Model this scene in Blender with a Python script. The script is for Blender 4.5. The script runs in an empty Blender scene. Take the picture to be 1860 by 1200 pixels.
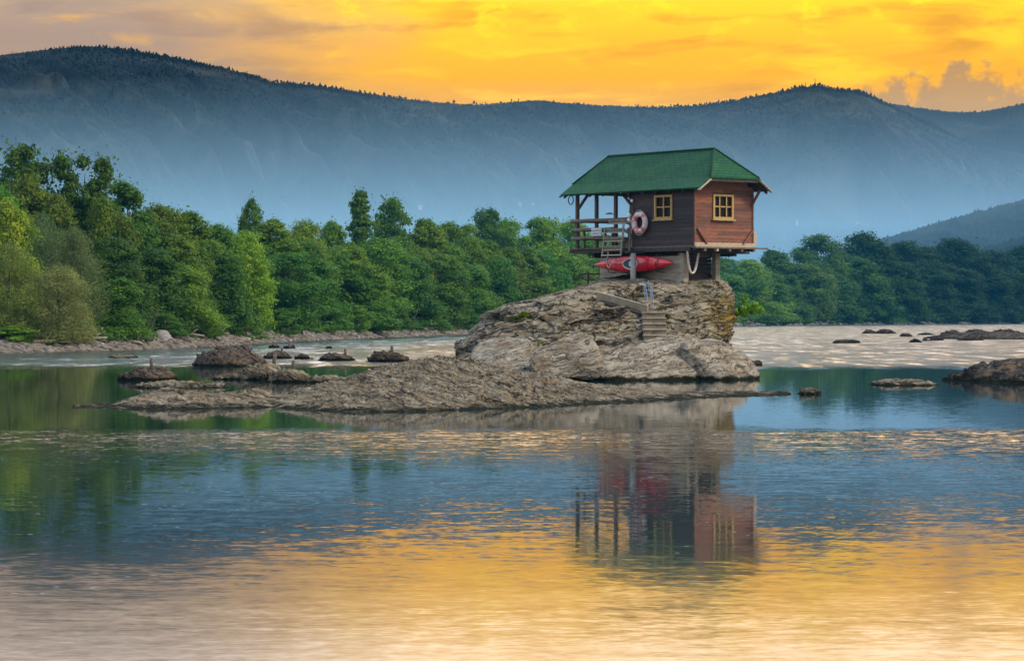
import bpy, bmesh, math, random
import numpy as np
from mathutils import Vector, Matrix
from mathutils.bvhtree import BVHTree

# ------------------------------------------------------------------ scene, camera, sky, sun
scene = bpy.context.scene
COL = scene.collection
R = math.radians
F = 5000.0            # focal length in pixels of a 1860 px wide frame
HOR = 575.0           # horizon row in that frame
CAMZ = 2.125          # lens height above the water

cam_d = bpy.data.cameras.new('camera')
cam = bpy.data.objects.new('camera', cam_d)
COL.objects.link(cam)
cam_d.sensor_width = 36.0
cam_d.lens = F * 36.0 / 1860.0
cam_d.clip_start = 0.5
cam_d.clip_end = 20000.0
cam.location = (0, 0, CAMZ)
cam.rotation_euler = (R(90) - math.atan((600 - HOR) / F), 0, 0)
scene.camera = cam

scene.view_settings.view_transform = 'Standard'
scene.view_settings.look = 'None'
scene.view_settings.exposure = 0.0
scene.view_settings.gamma = 1.0
scene.cycles.max_bounces = 6
scene.cycles.diffuse_bounces = 3
scene.cycles.glossy_bounces = 3
scene.cycles.transmission_bounces = 3
scene.cycles.transparent_max_bounces = 6
scene.cycles.volume_bounces = 1
scene.cycles.use_denoising = True
scene.cycles.sample_clamp_indirect = 6.0

SUN_AZ, SUN_EL = 112.0, 42.0      # degrees: azimuth from the view direction towards the right, elevation


class NT:
    """Small helper for node trees."""
    def __init__(self, tree):
        self.t = tree
        tree.nodes.clear()

    def n(self, typ, **kw):
        nd = self.t.nodes.new(typ)
        for k, v in kw.items():
            setattr(nd, k, v)
        return nd

    def set(self, sock, v):
        if isinstance(v, bpy.types.NodeSocket):
            self.t.links.new(v, sock)
        elif v is not None:
            try:
                sock.default_value = v
            except Exception:
                sock.default_value = (v[0], v[1], v[2], 1.0)

    def math(self, op, a, b=None, c=None, clamp=False):
        nd = self.n('ShaderNodeMath', operation=op, use_clamp=clamp)
        self.set(nd.inputs[0], a)
        if b is not None:
            self.set(nd.inputs[1], b)
        if c is not None:
            self.set(nd.inputs[2], c)
        return nd.outputs[0]

    def smooth(self, x, lo, hi):
        nd = self.n('ShaderNodeMapRange', interpolation_type='SMOOTHSTEP')
        self.set(nd.inputs[0], x)
        self.set(nd.inputs[1], lo)
        self.set(nd.inputs[2], hi)
        return nd.outputs[0]

    def lin(self, x, lo, hi, a=0.0, b=1.0):
        nd = self.n('ShaderNodeMapRange')
        self.set(nd.inputs[0], x)
        self.set(nd.inputs[1], lo)
        self.set(nd.inputs[2], hi)
        self.set(nd.inputs[3], a)
        self.set(nd.inputs[4], b)
        return nd.outputs[0]

    def xyz(self, x, y, z):
        nd = self.n('ShaderNodeCombineXYZ')
        for i, v in enumerate((x, y, z)):
            self.set(nd.inputs[i], v)
        return nd.outputs[0]

    def sep(self, v):
        nd = self.n('ShaderNodeSeparateXYZ')
        self.set(nd.inputs[0], v)
        return nd.outputs

    def scalev(self, v, s):
        nd = self.n('ShaderNodeVectorMath', operation='MULTIPLY')
        self.set(nd.inputs[0], v)
        nd.inputs[1].default_value = s
        return nd.outputs[0]

    def noise(self, vec, scale=1.0, detail=3.0, rough=0.5, dist=0.0, out='Fac'):
        nd = self.n('ShaderNodeTexNoise')
        self.set(nd.inputs['Vector'], vec)
        nd.inputs['Scale'].default_value = scale
        nd.inputs['Detail'].default_value = detail
        nd.inputs['Roughness'].default_value = rough
        nd.inputs['Distortion'].default_value = dist
        return nd.outputs[out]

    def ramp(self, fac, stops):
        nd = self.n('ShaderNodeValToRGB')
        self.set(nd.inputs[0], fac)
        el = nd.color_ramp.elements
        while len(el) < len(stops):
            el.new(0.5)
        for e, (p, c) in zip(el, stops):
            e.position = p
            e.color = (c[0], c[1], c[2], 1.0)
        return nd.outputs[0]

    def mix(self, fac, a, b, blend='MIX'):
        nd = self.n('ShaderNodeMix', data_type='RGBA', blend_type=blend)
        self.set(nd.inputs[0], fac)
        self.set(nd.inputs[6], a if isinstance(a, bpy.types.NodeSocket) else (a[0], a[1], a[2], 1))
        self.set(nd.inputs[7], b if isinstance(b, bpy.types.NodeSocket) else (b[0], b[1], b[2], 1))
        return nd.outputs[2]

    def bump(self, h, strength=0.5, dist=0.05):
        nd = self.n('ShaderNodeBump')
        nd.inputs['Strength'].default_value = strength
        nd.inputs['Distance'].default_value = dist
        self.set(nd.inputs['Height'], h)
        return nd.outputs[0]


# ---- sky: sunset cloud deck over a Nishita sky
world = bpy.data.worlds.new('World')
scene.world = world
world.use_nodes = True
w = NT(world.node_tree)
tc = w.n('ShaderNodeTexCoord')
D = tc.outputs['Generated']
dx, dy, dz = w.sep(D)
sky = w.n('ShaderNodeTexSky', sky_type='NISHITA')
sky.sun_disc = False
sky.sun_elevation = R(SUN_EL)
sky.sun_rotation = R(SUN_AZ)
wob = w.noise(w.xyz(w.math('MULTIPLY', dx, 14.0), dy, w.math('MULTIPLY', dz, 60.0)), 1.0, 4, 0.55)
wobc = w.math('SUBTRACT', wob, 0.5)
gold = w.ramp(dz, [(0.0, (1.0, .42, .04)), (0.068, (1.05, .45, .012)), (0.082, (1.1, .50, .0)),
                   (0.100, (1.35, .63, .0)), (0.116, (1.6, .86, .0)), (0.128, (3.2, 2.25, 1.5)),
                   (0.17, (2.5, 2.05, 1.6)), (0.26, (1.9, 2.15, 2.4)), (0.40, (1.7, 2.05, 2.45)), (0.65, (.85, 1.1, 1.55)), (1.0, (.45, .68, 1.12))])
mauve = w.ramp(dz, [(0.0, (.55, .36, .22)), (0.085, (.56, .36, .205)), (0.10, (.47, .32, .235)),
                    (0.115, (.62, .42, .26)), (0.14, (1.5, 1.15, .90)), (0.22, (2.4, 2.6, 2.9)),
                    (0.36, (1.8, 2.2, 2.6)), (0.65, (.85, 1.1, 1.55)), (1.0, (.45, .68, 1.12))])
leftf = w.smooth(w.math('SUBTRACT', w.math('ADD', dx, w.math('MULTIPLY', wobc, 0.10)), w.math('MULTIPLY', w.smooth(dz, .12, .3), .14)), -0.015, -0.135)
skycol = w.mix(leftf, gold, mauve)
# the glow dims away from the sunset side
back = w.smooth(dy, 0.3, -0.6)
skycol = w.mix(back, skycol, w.ramp(dz, [(0.0, (.70, .70, .72)), (0.3, (1.0, 1.05, 1.15)), (1.0, (.45, .68, 1.12))]))
# streaky bright cloud
st = w.noise(w.xyz(w.math('MULTIPLY', dx, 22.0), dy, w.math('MULTIPLY', dz, 95.0)), 1.0, 7, 0.58, 0.6)
stm = w.smooth(st, 0.50, 0.72)
front = w.smooth(dz, 0.20, 0.10)
skycol = w.mix(w.math('MULTIPLY', w.math('MULTIPLY', stm, front), 0.8), skycol,
               w.mix(leftf, (1.35, .80, .0), (.95, .50, .10)))
dk = w.smooth(w.noise(w.xyz(w.math('MULTIPLY', dx, 16.0), 4.0, w.math('MULTIPLY', dz, 80.0)), 1.0, 5, 0.55, 0.4), 0.50, 0.70)
skycol = w.mix(w.math('MULTIPLY', w.math('MULTIPLY', dk, front), 0.75), skycol,
               w.mix(leftf, (.82, .34, .005), (.40, .28, .22)))
# bright puffs by the top of the view
puff = w.noise(w.xyz(w.math('MULTIPLY', dx, 60.0), 2.0, w.math('MULTIPLY', dz, 110.0)), 1.0, 8, 0.6)
pm = w.math('MULTIPLY', w.smooth(puff, 0.52, 0.66), w.smooth(w.math('ADD', dz, w.math('MULTIPLY', wobc, 0.02)), 0.092, 0.118))
pm = w.math('MULTIPLY', pm, w.math('SUBTRACT', 1.0, leftf))
skycol = w.mix(w.math('MULTIPLY', w.math('MULTIPLY', pm, front), 0.9), skycol, (1.5, .98, .0))
# grey cumulus low on the right
g = w.math('POWER', 2.718, w.math('MULTIPLY', w.math('POWER', w.math('DIVIDE', w.math('SUBTRACT', dx, 0.161), 0.0075), 2.0), -1.0))
hn = w.noise(w.xyz(w.math('MULTIPLY', dx, 120.0), 7.0, w.math('MULTIPLY', dz, 120.0)), 1.0, 6, 0.6)
top = w.math('ADD', w.lin(dx, 0.090, 0.135, 0.066, 0.083), w.math('MULTIPLY', w.math('SUBTRACT', hn, 0.5), 0.042))
top = w.math('ADD', top, w.math('MULTIPLY', g, 0.010))
cm = w.smooth(w.math('SUBTRACT', top, dz), -0.0022, 0.0055)
cm = w.math('MULTIPLY', cm, w.smooth(dx, 0.100, 0.128))
cm = w.math('MULTIPLY', cm, w.smooth(dy, 0.2, 0.6))
skycol = w.mix(w.math('MULTIPLY', cm, 0.72), skycol, w.ramp(dz, [(0.0, (.62, .38, .12)), (0.072, (.55, .34, .13)), (0.09, (.38, .25, .16)), (1, (.4, .25, .16))]))
below = w.smooth(dz, -0.02, -0.10)
skycol = w.mix(below, skycol, (.10, .12, .12))
tot = w.mix(1.0, skycol, w.mix(1.0, sky.outputs[0], (.0015, .0015, .0015), 'MULTIPLY'), 'ADD')
bg = w.n('ShaderNodeBackground')
w.set(bg.inputs[0], tot)
bg.inputs[1].default_value = 1.0
wo = w.n('ShaderNodeOutputWorld')
w.t.links.new(bg.outputs[0], wo.inputs[0])
world.cycles.sampling_method = 'MANUAL'
world.cycles.sample_map_resolution = 1024

sun_d = bpy.data.lights.new('sun', 'SUN')
sun_d.energy = 3.8
sun_d.angle = R(12)
sun_d.color = (1.0, .86, .66)
sun = bpy.data.objects.new('sun', sun_d)
COL.objects.link(sun)
sv = Vector((math.sin(R(SUN_AZ)) * math.cos(R(SUN_EL)), math.cos(R(SUN_AZ)) * math.cos(R(SUN_EL)), math.sin(R(SUN_EL))))
sun.rotation_euler = sv.to_track_quat('Z', 'Y').to_euler()
sun.location = sv * 500

# ------------------------------------------------------------------ helpers
def wx(px, Y):
    return (px - 930.0) * Y / F

def wz(py, Y):
    return CAMZ - (py - HOR) * Y / F

def wp(px, py, Y):
    return Vector((wx(px, Y), Y, wz(py, Y)))

def ysurf(py):                       # distance of the water surface seen in row py
    return F * CAMZ / (py - HOR)

def tag(o, label=None, cat=None, group=None, kind=None):
    if label: o['label'] = label
    if cat: o['category'] = cat
    if group: o['group'] = group
    if kind: o['kind'] = kind
    return o

def link(o, parent=None):
    COL.objects.link(o)
    if parent is not None:
        o.parent = parent
    return o

def empty(name, loc=(0, 0, 0), rz=0.0):
    o = bpy.data.objects.new(name, None)
    o.empty_display_size = 0.2
    o.location = loc
    o.rotation_euler = (0, 0, rz)
    return link(o)

def npmesh(name, V, Q, smooth=True):
    """mesh from an (n,3) array of points and an (m,k) array of faces"""
    V = np.asarray(V, dtype=np.float32); Q = np.asarray(Q, dtype=np.int32)
    m, k = Q.shape
    me = bpy.data.meshes.new(name)
    me.vertices.add(len(V)); me.vertices.foreach_set('co', V.ravel())
    me.loops.add(m * k); me.loops.foreach_set('vertex_index', Q.ravel())
    me.polygons.add(m)
    me.polygons.foreach_set('loop_start', np.arange(0, m * k, k, dtype=np.int32))
    me.polygons.foreach_set('loop_total', np.full(m, k, dtype=np.int32))
    me.polygons.foreach_set('use_smooth', np.full(m, smooth))
    me.update(calc_edges=True)
    return me

def gridq(nu, nv, wrap=False):
    """faces of a grid of nu x nv points (u fastest); wrap joins the last u to the first"""
    i = np.arange(nu if wrap else nu - 1); j = np.arange(nv - 1)
    I, J = np.meshgrid(i, j)
    a = J * nu + I; b = J * nu + (I + 1) % nu
    return np.stack([a, b, b + nu, a + nu], -1).reshape(-1, 4)

def mobj(name, me, mat, parent=None):
    if mat is not None and not me.materials:
        for m_ in (mat if isinstance(mat, (list, tuple)) else [mat]):
            me.materials.append(m_)
    return link(bpy.data.objects.new(name, me), parent)

# gradient noise
_rng = np.random.default_rng(11)
_perm = np.concatenate([_rng.permutation(256)] * 3)
_grad = _rng.normal(size=(256, 3)); _grad /= np.linalg.norm(_grad, axis=1)[:, None]
def perlin(P, seed=0):
    P = np.asarray(P, float) + seed * 17.31
    i = np.floor(P).astype(int); f = P - i; i &= 255
    u = f * f * f * (f * (f * 6 - 15) + 10)
    out = 0
    for c in range(8):
        o = np.array([c & 1, (c >> 1) & 1, (c >> 2) & 1])
        h = _perm[_perm[_perm[(i[..., 0] + o[0]) & 255] + ((i[..., 1] + o[1]) & 255)] + ((i[..., 2] + o[2]) & 255)]
        d = (_grad[h] * (f - o)).sum(-1)
        wgt = np.prod(np.where(o, u, 1 - u), axis=-1)
        out = out + d * wgt
    return out * 1.6
def fbm(P, oct=4, seed=0, gain=0.5):
    P = np.asarray(P, float); a = 1.0; s = 0.0
    for k in range(oct):
        s = s + a * perlin(P * 2 ** k, seed + k); a *= gain
    return s
def ridged(P, oct=3, seed=0):
    P = np.asarray(P, float); a = 1.0; s = 0.0
    for k in range(oct):
        s = s + a * (1 - 2 * np.abs(perlin(P * 2 ** k, seed + k))); a *= 0.5
    return s

class MB:
    """collects boxes, bars and tubes into one mesh"""
    def __init__(self):
        self.v = []; self.f = []
    def add(self, V, Fc):
        n = len(self.v)
        self.v += [tuple(p) for p in V]
        self.f += [tuple(n + i for i in f) for f in Fc]
        return self
    def box(self, c, s, rot=None, taper=1.0):
        V = []
        for z in (-.5, .5):
            k = taper if z > 0 else 1
            for x, y in ((-.5, -.5), (.5, -.5), (.5, .5), (-.5, .5)):
                p = Vector((x * s[0] * k, y * s[1] * k, z * s[2]))
                if rot is not None: p = rot @ p
                V.append(p + Vector(c))
        return self.add(V, [(3, 2, 1, 0), (4, 5, 6, 7), (0, 1, 5, 4), (1, 2, 6, 5), (2, 3, 7, 6), (3, 0, 4, 7)])
    def bar(self, p, q, w_, h_, up=(0, 0, 1)):
        p, q = Vector(p), Vector(q); d = q - p
        z = d.normalized(); x = Vector(up).cross(z)
        if x.length < 1e-4: x = Vector((1, 0, 0)).cross(z)
        x.normalize(); y = z.cross(x)
        m = Matrix((x, y, z)).transposed()
        return self.box((p + q) / 2, (w_, h_, d.length), m)
    def tube(self, pts, r, n=8, cap=True):
        pts = [Vector(p) for p in pts]
        rs = r if isinstance(r, (list, tuple)) else [r] * len(pts)
        V = []; ref = None
        for i, p in enumerate(pts):
            d = (pts[min(i + 1, len(pts) - 1)] - pts[max(i - 1, 0)]).normalized()
            if ref is None:
                ref = d.orthogonal().normalized()
            ref = (ref - d * ref.dot(d)).normalized()
            b = d.cross(ref)
            for k in range(n):
                a = 2 * math.pi * k / n
                V.append(p + (ref * math.cos(a) + b * math.sin(a)) * rs[i])
        Fc = []
        for i in range(len(pts) - 1):
            for k in range(n):
                a = i * n + k; b_ = i * n + (k + 1) % n
                Fc.append((a, b_, b_ + n, a + n))
        if cap:
            Fc.append(tuple(range(n - 1, -1, -1)))
            Fc.append(tuple((len(pts) - 1) * n + k for k in range(n)))
        return self.add(V, Fc)
    def build(self, name, mat, parent=None, smooth=False, bevel=0.0):
        me = bpy.data.meshes.new(name)
        me.from_pydata(self.v, [], self.f)
        if smooth:
            me.polygons.foreach_set('use_smooth', [True] * len(me.polygons))
        me.update()
        o = mobj(name, me, mat, parent)
        if bevel:
            b = o.modifiers.new('bevel', 'BEVEL'); b.width = bevel; b.segments = 2; b.limit_method = 'ANGLE'
        return o

# ------------------------------------------------------------------ materials
def principled(name):
    m = bpy.data.materials.new(name); m.use_nodes = True
    t = NT(m.node_tree)
    p = t.n('ShaderNodeBsdfPrincipled'); o = t.n('ShaderNodeOutputMaterial')
    t.t.links.new(p.outputs[0], o.inputs[0])
    return m, t, p

def simple(name, c1, c2, scale=8.0, stretch=(1, 1, 1), rough=0.7, bump=0.0, dist=0.02, spots=None, detail=5, metal=0.0, spec=0.5, island=None):
    """two-tone noise material in object space, with optional spots (colour, scale, threshold)"""
    m, t, p = principled(name)
    co = t.n('ShaderNodeTexCoord').outputs['Object']
    n = t.noise(t.scalev(co, stretch), scale, detail, 0.6)
    col = t.ramp(n, [(0.3, c1), (0.7, c2)])
    if spots:
        sc, ss, th = spots
        s = t.noise(t.scalev(co, stretch), ss, 4, 0.65)
        col = t.mix(t.smooth(s, th, th + 0.08), col, sc)
    if island:                                   # every board weathers in its own way
        ri = t.n('ShaderNodeNewGeometry').outputs['Random Per Island']
        col = t.mix(1.0, col, t.ramp(ri, [(0.0, island[0]), (0.5, (1, 1, 1)), (1.0, island[1])]), 'MULTIPLY')
        gr = t.noise(t.scalev(co, (6, 6, 60)), 1.0, 4, .7)
        col = t.mix(t.math('MULTIPLY', t.smooth(gr, .52, .66), .6), col, (c1[0] * .45, c1[1] * .45, c1[2] * .45))
    t.set(p.inputs['Base Color'], col)
    p.inputs['Roughness'].default_value = rough
    p.inputs['Metallic'].default_value = metal
    p.inputs['Specular IOR Level'].default_value = spec
    if bump:
        t.set(p.inputs['Normal'], t.bump(t.noise(t.scalev(co, stretch), scale * 2.5, 6, 0.65), bump, dist))
    return m

M = {}
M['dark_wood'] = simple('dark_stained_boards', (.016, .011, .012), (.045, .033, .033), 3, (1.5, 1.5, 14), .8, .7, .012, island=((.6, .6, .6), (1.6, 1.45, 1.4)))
M['red_wood'] = simple('worn_red_boards', (.115, .034, .020), (.24, .080, .046), 1.6, (1.2, 1.2, 7), .8, .7, .012, spots=((.13, .078, .054), 2.4, .50), island=((.55, .62, .66), (1.35, 1.25, 1.1)))
M['old_wood'] = simple('weathered_wood', (.055, .042, .036), (.16, .12, .095), 4, (3, 3, 3), .85, .6, .01, island=((.6, .6, .6), (1.3, 1.3, 1.3)))
M['log_wood'] = simple('weathered_logs', (.07, .05, .045), (.19, .14, .115), 3, (2, 2, 9), .85, .7, .012)
M['pale_wood'] = simple('pale_wood', (.26, .20, .14), (.45, .36, .25), 5, (3, 3, 3), .8, .4, .008)
M['tread_wood'] = simple('grey_treads', (.13, .115, .10), (.27, .245, .21), 4, (4, 2, 2), .85, .5, .008)
M['brown_post'] = simple('brown_posts', (.04, .024, .018), (.10, .060, .042), 3, (4, 4, 1), .75, .5, .008)
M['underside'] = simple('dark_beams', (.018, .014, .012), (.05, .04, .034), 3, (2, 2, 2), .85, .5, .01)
M['frame_yellow'] = simple('yellow_frames', (.24, .145, .035), (.46, .31, .11), 5, (2, 2, 2), .6, .3, .004)
M['concrete'] = simple('boarded_concrete', (.20, .175, .13), (.36, .32, .245), 1.6, (1, 1, 5), .9, .5, .01, spots=((.17, .16, .12), 2.3, .57))
M['grey_concrete'] = simple('grey_concrete', (.24, .235, .215), (.38, .37, .34), 3, (1, 1, 1), .9, .5, .01, spots=((.15, .145, .13), 4, .58))
M['step_stone'] = simple('cast_steps', (.13, .105, .075), (.25, .21, .15), 3, (1, 1, 2), .92, .6, .015, spots=((.09, .075, .055), 5, .56))
M['kayak_red'] = simple('kayak_red', (.50, .004, .014), (.62, .010, .022), 2, (1, 1, 1), .28, .05, .002)
M['grey_rim'] = simple('grey_rim', (.36, .38, .40), (.50, .52, .53), 6, (1, 1, 1), .5)
M['cockpit'] = simple('cockpit_dark', (.012, .016, .02), (.03, .038, .045), 6, (1, 1, 1), .6)
M['ring_white'] = simple('ring_skin', (.50, .38, .37), (.70, .62, .62), 6, (1, 1, 1), .6, .2, .004, spots=((.48, .13, .14), 4.5, .53))
M['ring_band'] = simple('ring_bands', (.46, .09, .09), (.60, .22, .20), 6, (1, 1, 1), .6)
M['rope'] = simple('pale_rope', (.36, .31, .28), (.58, .51, .47), 12, (1, 1, 1), .9, .5, .004)
M['metal_blue'] = simple('painted_rail', (.07, .11, .17), (.14, .20, .27), 6, (1, 1, 1), .5)
M['black_metal'] = simple('black_metal', (.012, .012, .013), (.03, .03, .032), 6, (1, 1, 1), .5)
M['white_plastic'] = simple('white_plastic', (.62, .64, .66), (.78, .79, .80), 6, (1, 1, 1), .5)
M['fascia'] = simple('pale_bargeboard', (.20, .15, .09), (.58, .48, .34), 7, (2, 2, 2), .8, .4, .006)
M['peg'] = simple('mooring_pegs', (.045, .034, .026), (.12, .09, .065), 6, (3, 3, 1), .9, .5, .01)
M['bark'] = simple('bark', (.030, .024, .018), (.085, .068, .05), 3, (2, 2, .6), .95, .7, .03)
M['driftwood'] = simple('driftwood', (.14, .11, .08), (.30, .25, .19), 3, (2, 2, 2), .9, .5, .02)
M['house_white'] = simple('white_render', (.20, .19, .18), (.28, .27, .25), 3)
M['house_roof'] = simple('clay_roof', (.22, .09, .05), (.34, .15, .09), 3)
M['hut_roof'] = simple('tarred_roof', (.012, .013, .016), (.03, .032, .036), 3)

def glass_mat():
    m, t, p = principled('dark_window_glass')
    co = t.n('ShaderNodeTexCoord').outputs['Object']
    t.set(p.inputs['Base Color'], t.ramp(t.noise(co, 2, 2), [(.3, (.004, .005, .007)), (.7, (.014, .016, .02))]))
    p.inputs['Roughness'].default_value = .15
    p.inputs['Specular IOR Level'].default_value = .12
    return m
M['glass'] = glass_mat()

def roof_mat():
    m, t, p = principled('green_shingles')
    uv = t.n('ShaderNodeTexCoord').outputs['UV']
    br = t.n('ShaderNodeTexBrick')
    t.set(br.inputs['Vector'], uv)
    br.inputs['Color1'].default_value = (.003, .050, .019, 1)
    br.inputs['Color2'].default_value = (.008, .084, .030, 1)
    br.inputs['Mortar'].default_value = (.001, .014, .006, 1)
    br.inputs['Scale'].default_value = 1.0
    br.inputs['Mortar Size'].default_value = .022
    br.inputs['Mortar Smooth'].default_value = .3
    br.inputs['Brick Width'].default_value = .30
    br.inputs['Row Height'].default_value = .15
    n = t.noise(uv, 1.2, 5, .6)
    n2 = t.noise(uv, 14, 3, .6)
    col = t.mix(t.smooth(n, .40, .75), br.outputs['Color'], (.018, .080, .022))
    col = t.mix(t.lin(n2, .35, .65, 0, .5), col, (.004, .060, .026))
    t.set(p.inputs['Base Color'], col)
    p.inputs['Roughness'].default_value = .82
    p.inputs['Specular IOR Level'].default_value = .25
    # each course lifts towards its lower edge
    y = t.sep(uv)[1]
    saw = t.math('FRACT', t.math('DIVIDE', y, .15))
    h = t.math('ADD', t.math('MULTIPLY', t.math('SUBTRACT', 1.0, saw), .6), t.math('MULTIPLY', n2, .3))
    t.set(p.inputs['Normal'], t.bump(h, .8, .02))
    return m
M['roof'] = roof_mat()

def rock_mat(name, base, light, dark, tilt=(.0, .0, 1.0), moss=0.0, scale=1.0, wet=.10, joints=.85):
    """layered sandstone: strata bands, cracks, lichen, an algae line by the water"""
    m, t, p = principled(name)
    pos = t.n('ShaderNodeNewGeometry').outputs['Position']
    big = t.noise(pos, .55 * scale, 5, .6)
    x, y, z = t.sep(pos)
    q = t.math('ADD', t.math('ADD', t.math('MULTIPLY', x, tilt[0]), t.math('MULTIPLY', y, tilt[1])), t.math('MULTIPLY', z, tilt[2]))
    q = t.math('ADD', q, t.math('MULTIPLY', big, 1.1 / scale))
    bands = t.noise(t.xyz(t.math('MULTIPLY', x, .35 * scale), t.math('MULTIPLY', y, .35 * scale), t.math('MULTIPLY', q, 5.0 * scale)), 1.0, 6, .68)
    fine = t.noise(t.xyz(t.math('MULTIPLY', x, 3.0 * scale), t.math('MULTIPLY', y, 3.0 * scale), t.math('MULTIPLY', q, 14.0 * scale)), 1.0, 6, .7)
    col = t.ramp(bands, [(.36, dark), (.45, base), (.62, light)])
    col = t.mix(t.smooth(fine, .49, .38), col, dark)
    col = t.mix(t.math('MULTIPLY', t.smooth(fine, .56, .70), .7), col, (light[0] * 1.35, light[1] * 1.33, light[2] * 1.3))
    lich = t.noise(pos, 5.0 * scale, 6, .72)
    col = t.mix(t.math('MULTIPLY', t.smooth(lich, .55, .64), .55), col, (.25, .25, .23))
    brown = t.noise(pos, 1.3 * scale, 4, .6)
    col = t.mix(t.math('MULTIPLY', t.smooth(brown, .52, .66), .55), col, (.20, .135, .07))
    if moss:
        mn = t.noise(pos, 2.2, 5, .65)
        reg = t.math('MULTIPLY', t.smooth(x, 6.6, 7.8), t.math('MULTIPLY', t.smooth(z, 1.2, 1.8), t.smooth(z, 3.1, 2.4)))
        col = t.mix(t.math('MULTIPLY', t.math('MULTIPLY', t.smooth(mn, .42, .55), reg), moss), col, (.20, .135, .012))
        mn2 = t.noise(pos, 1.7, 5, .7)
        col = t.mix(t.math('MULTIPLY', t.smooth(mn2, .58, .66), .6), col, (.085, .085, .022))
    # dark joints running mostly along the beds
    vo = t.n('ShaderNodeTexVoronoi', feature='DISTANCE_TO_EDGE')
    wv = t.noise(pos, 1.6 * scale, 4, .6, 0, 'Color')
    va = t.n('ShaderNodeVectorMath', operation='ADD')
    t.set(va.inputs[0], t.xyz(t.math('MULTIPLY', x, .75 * scale), t.math('MULTIPLY', y, .75 * scale), t.math('MULTIPLY', q, 3.0 * scale)))
    t.set(va.inputs[1], t.scalev(wv, (.9, .9, .9)))
    t.set(vo.inputs['Vector'], va.outputs[0]); vo.inputs['Scale'].default_value = 1.0
    crack = t.math('MULTIPLY', t.smooth(vo.outputs['Distance'], .05, .0), t.smooth(t.noise(pos, .9 * scale, 3, .6), .40, .55))
    col = t.mix(t.math('MULTIPLY', crack, joints), col, dark)
    # algae and a wet line along the water
    wl = t.math('ADD', z, t.math('MULTIPLY', t.math('SUBTRACT', t.noise(pos, 2.5, 5, .7), .5), -.45))
    col = t.mix(t.math('MULTIPLY', t.smooth(wl, wet + .07, wet - .03), 1.0), col, (.011, .012, .004))
    t.set(p.inputs['Base Color'], col)
    p.inputs['Roughness'].default_value = .95
    p.inputs['Specular IOR Level'].default_value = .06
    h = t.math('ADD', t.math('SUBTRACT', t.math('MULTIPLY', bands, .9), t.math('MULTIPLY', crack, joints)), t.math('ADD', t.math('MULTIPLY', fine, .5), t.math('MULTIPLY', lich, .25)))
    t.set(p.inputs['Normal'], t.bump(h, 1.0, .20 / scale))
    return m
M['rock'] = rock_mat('layered_sandstone', (.165, .134, .088), (.345, .298, .212), (.022, .018, .012), (-.10, .0, 1.0), moss=.9)
M['slab'] = rock_mat('pale_slab_stone', (.25, .21, .155), (.38, .335, .26), (.06, .05, .038), (-.25, .1, 1.0), scale=1.2, joints=.35)
M['low_rock'] = rock_mat('low_brown_rock', (.14, .112, .072), (.31, .26, .18), (.018, .014, .009), (.35, .15, 1.0), scale=1.9, wet=.05)
M['far_rock'] = rock_mat('river_boulder', (.065, .048, .035), (.13, .10, .076), (.016, .012, .010), (.5, .1, 1.0), scale=1.5)
M['dark_rock'] = rock_mat('dark_shore_rock', (.035, .028, .022), (.08, .065, .05), (.012, .010, .009), (.12, .0, 1.0), scale=1.0)

def leaf_mat(name, c1, c2, trans=.38):
    """foliage: colour varies by tree (Object Info) and by clump"""
    m, t, p = principled(name)
    oi = t.n('ShaderNodeObjectInfo')
    co = t.n('ShaderNodeTexCoord').outputs['Object']
    cl = t.noise(co, .55, 3, .6)
    fi = t.noise(co, 3.0, 3, .6)
    col = t.ramp(t.math('ADD', t.math('MULTIPLY', cl, .65), t.math('MULTIPLY', fi, .35)), [(.36, c1), (.62, c2)])
    col = t.mix(1.0, col, oi.outputs['Color'], 'MULTIPLY')
    t.set(p.inputs['Base Color'], col)
    p.inputs['Roughness'].default_value = .65
    p.inputs['Specular IOR Level'].default_value = .2
    tr = t.n('ShaderNodeBsdfTranslucent')
    t.set(tr.inputs[0], col)
    mx = t.n('ShaderNodeMixShader'); mx.inputs[0].default_value = trans
    t.t.links.new(p.outputs[0], mx.inputs[1]); t.t.links.new(tr.outputs[0], mx.inputs[2])
    out = [n for n in t.t.nodes if n.type == 'OUTPUT_MATERIAL'][0]
    t.t.links.new(mx.outputs[0], out.inputs[0])
    return m
M['leaf'] = leaf_mat('green_leaves', (.036, .105, .014), (.175, .27, .024))
M['leaf_willow'] = leaf_mat('willow_leaves', (.10, .14, .036), (.27, .30, .10))
M['grass_tuft'] = leaf_mat('tuft_leaves', (.060, .100, .006), (.16, .20, .012))
# ------------------------------------------------------------------ mountains and hills
def forest_mat(name, c1, c2, c3, sc=1.0):
    m, t, p = principled(name)
    pos = t.n('ShaderNodeNewGeometry').outputs['Position']
    n = t.noise(pos, .030 * sc, 6, .7)
    n2 = t.noise(pos, .004 * sc, 5, .6)
    col = t.ramp(n, [(.34, c1), (.62, c2)])
    col = t.mix(t.math('MULTIPLY', t.smooth(n2, .50, .64), .7), col, c3)
    t.set(p.inputs['Base Color'], col)
    p.inputs['Roughness'].default_value = .95
    p.inputs['Specular IOR Level'].default_value = .1
    return m
M['mountain'] = forest_mat('far_forest', (.0010, .0045, .006), (.006, .014, .014), (.036, .037, .030))
M['hill'] = forest_mat('hill_forest', (.004, .012, .012), (.014, .028, .020), (.020, .034, .022), 2.0)

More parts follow.
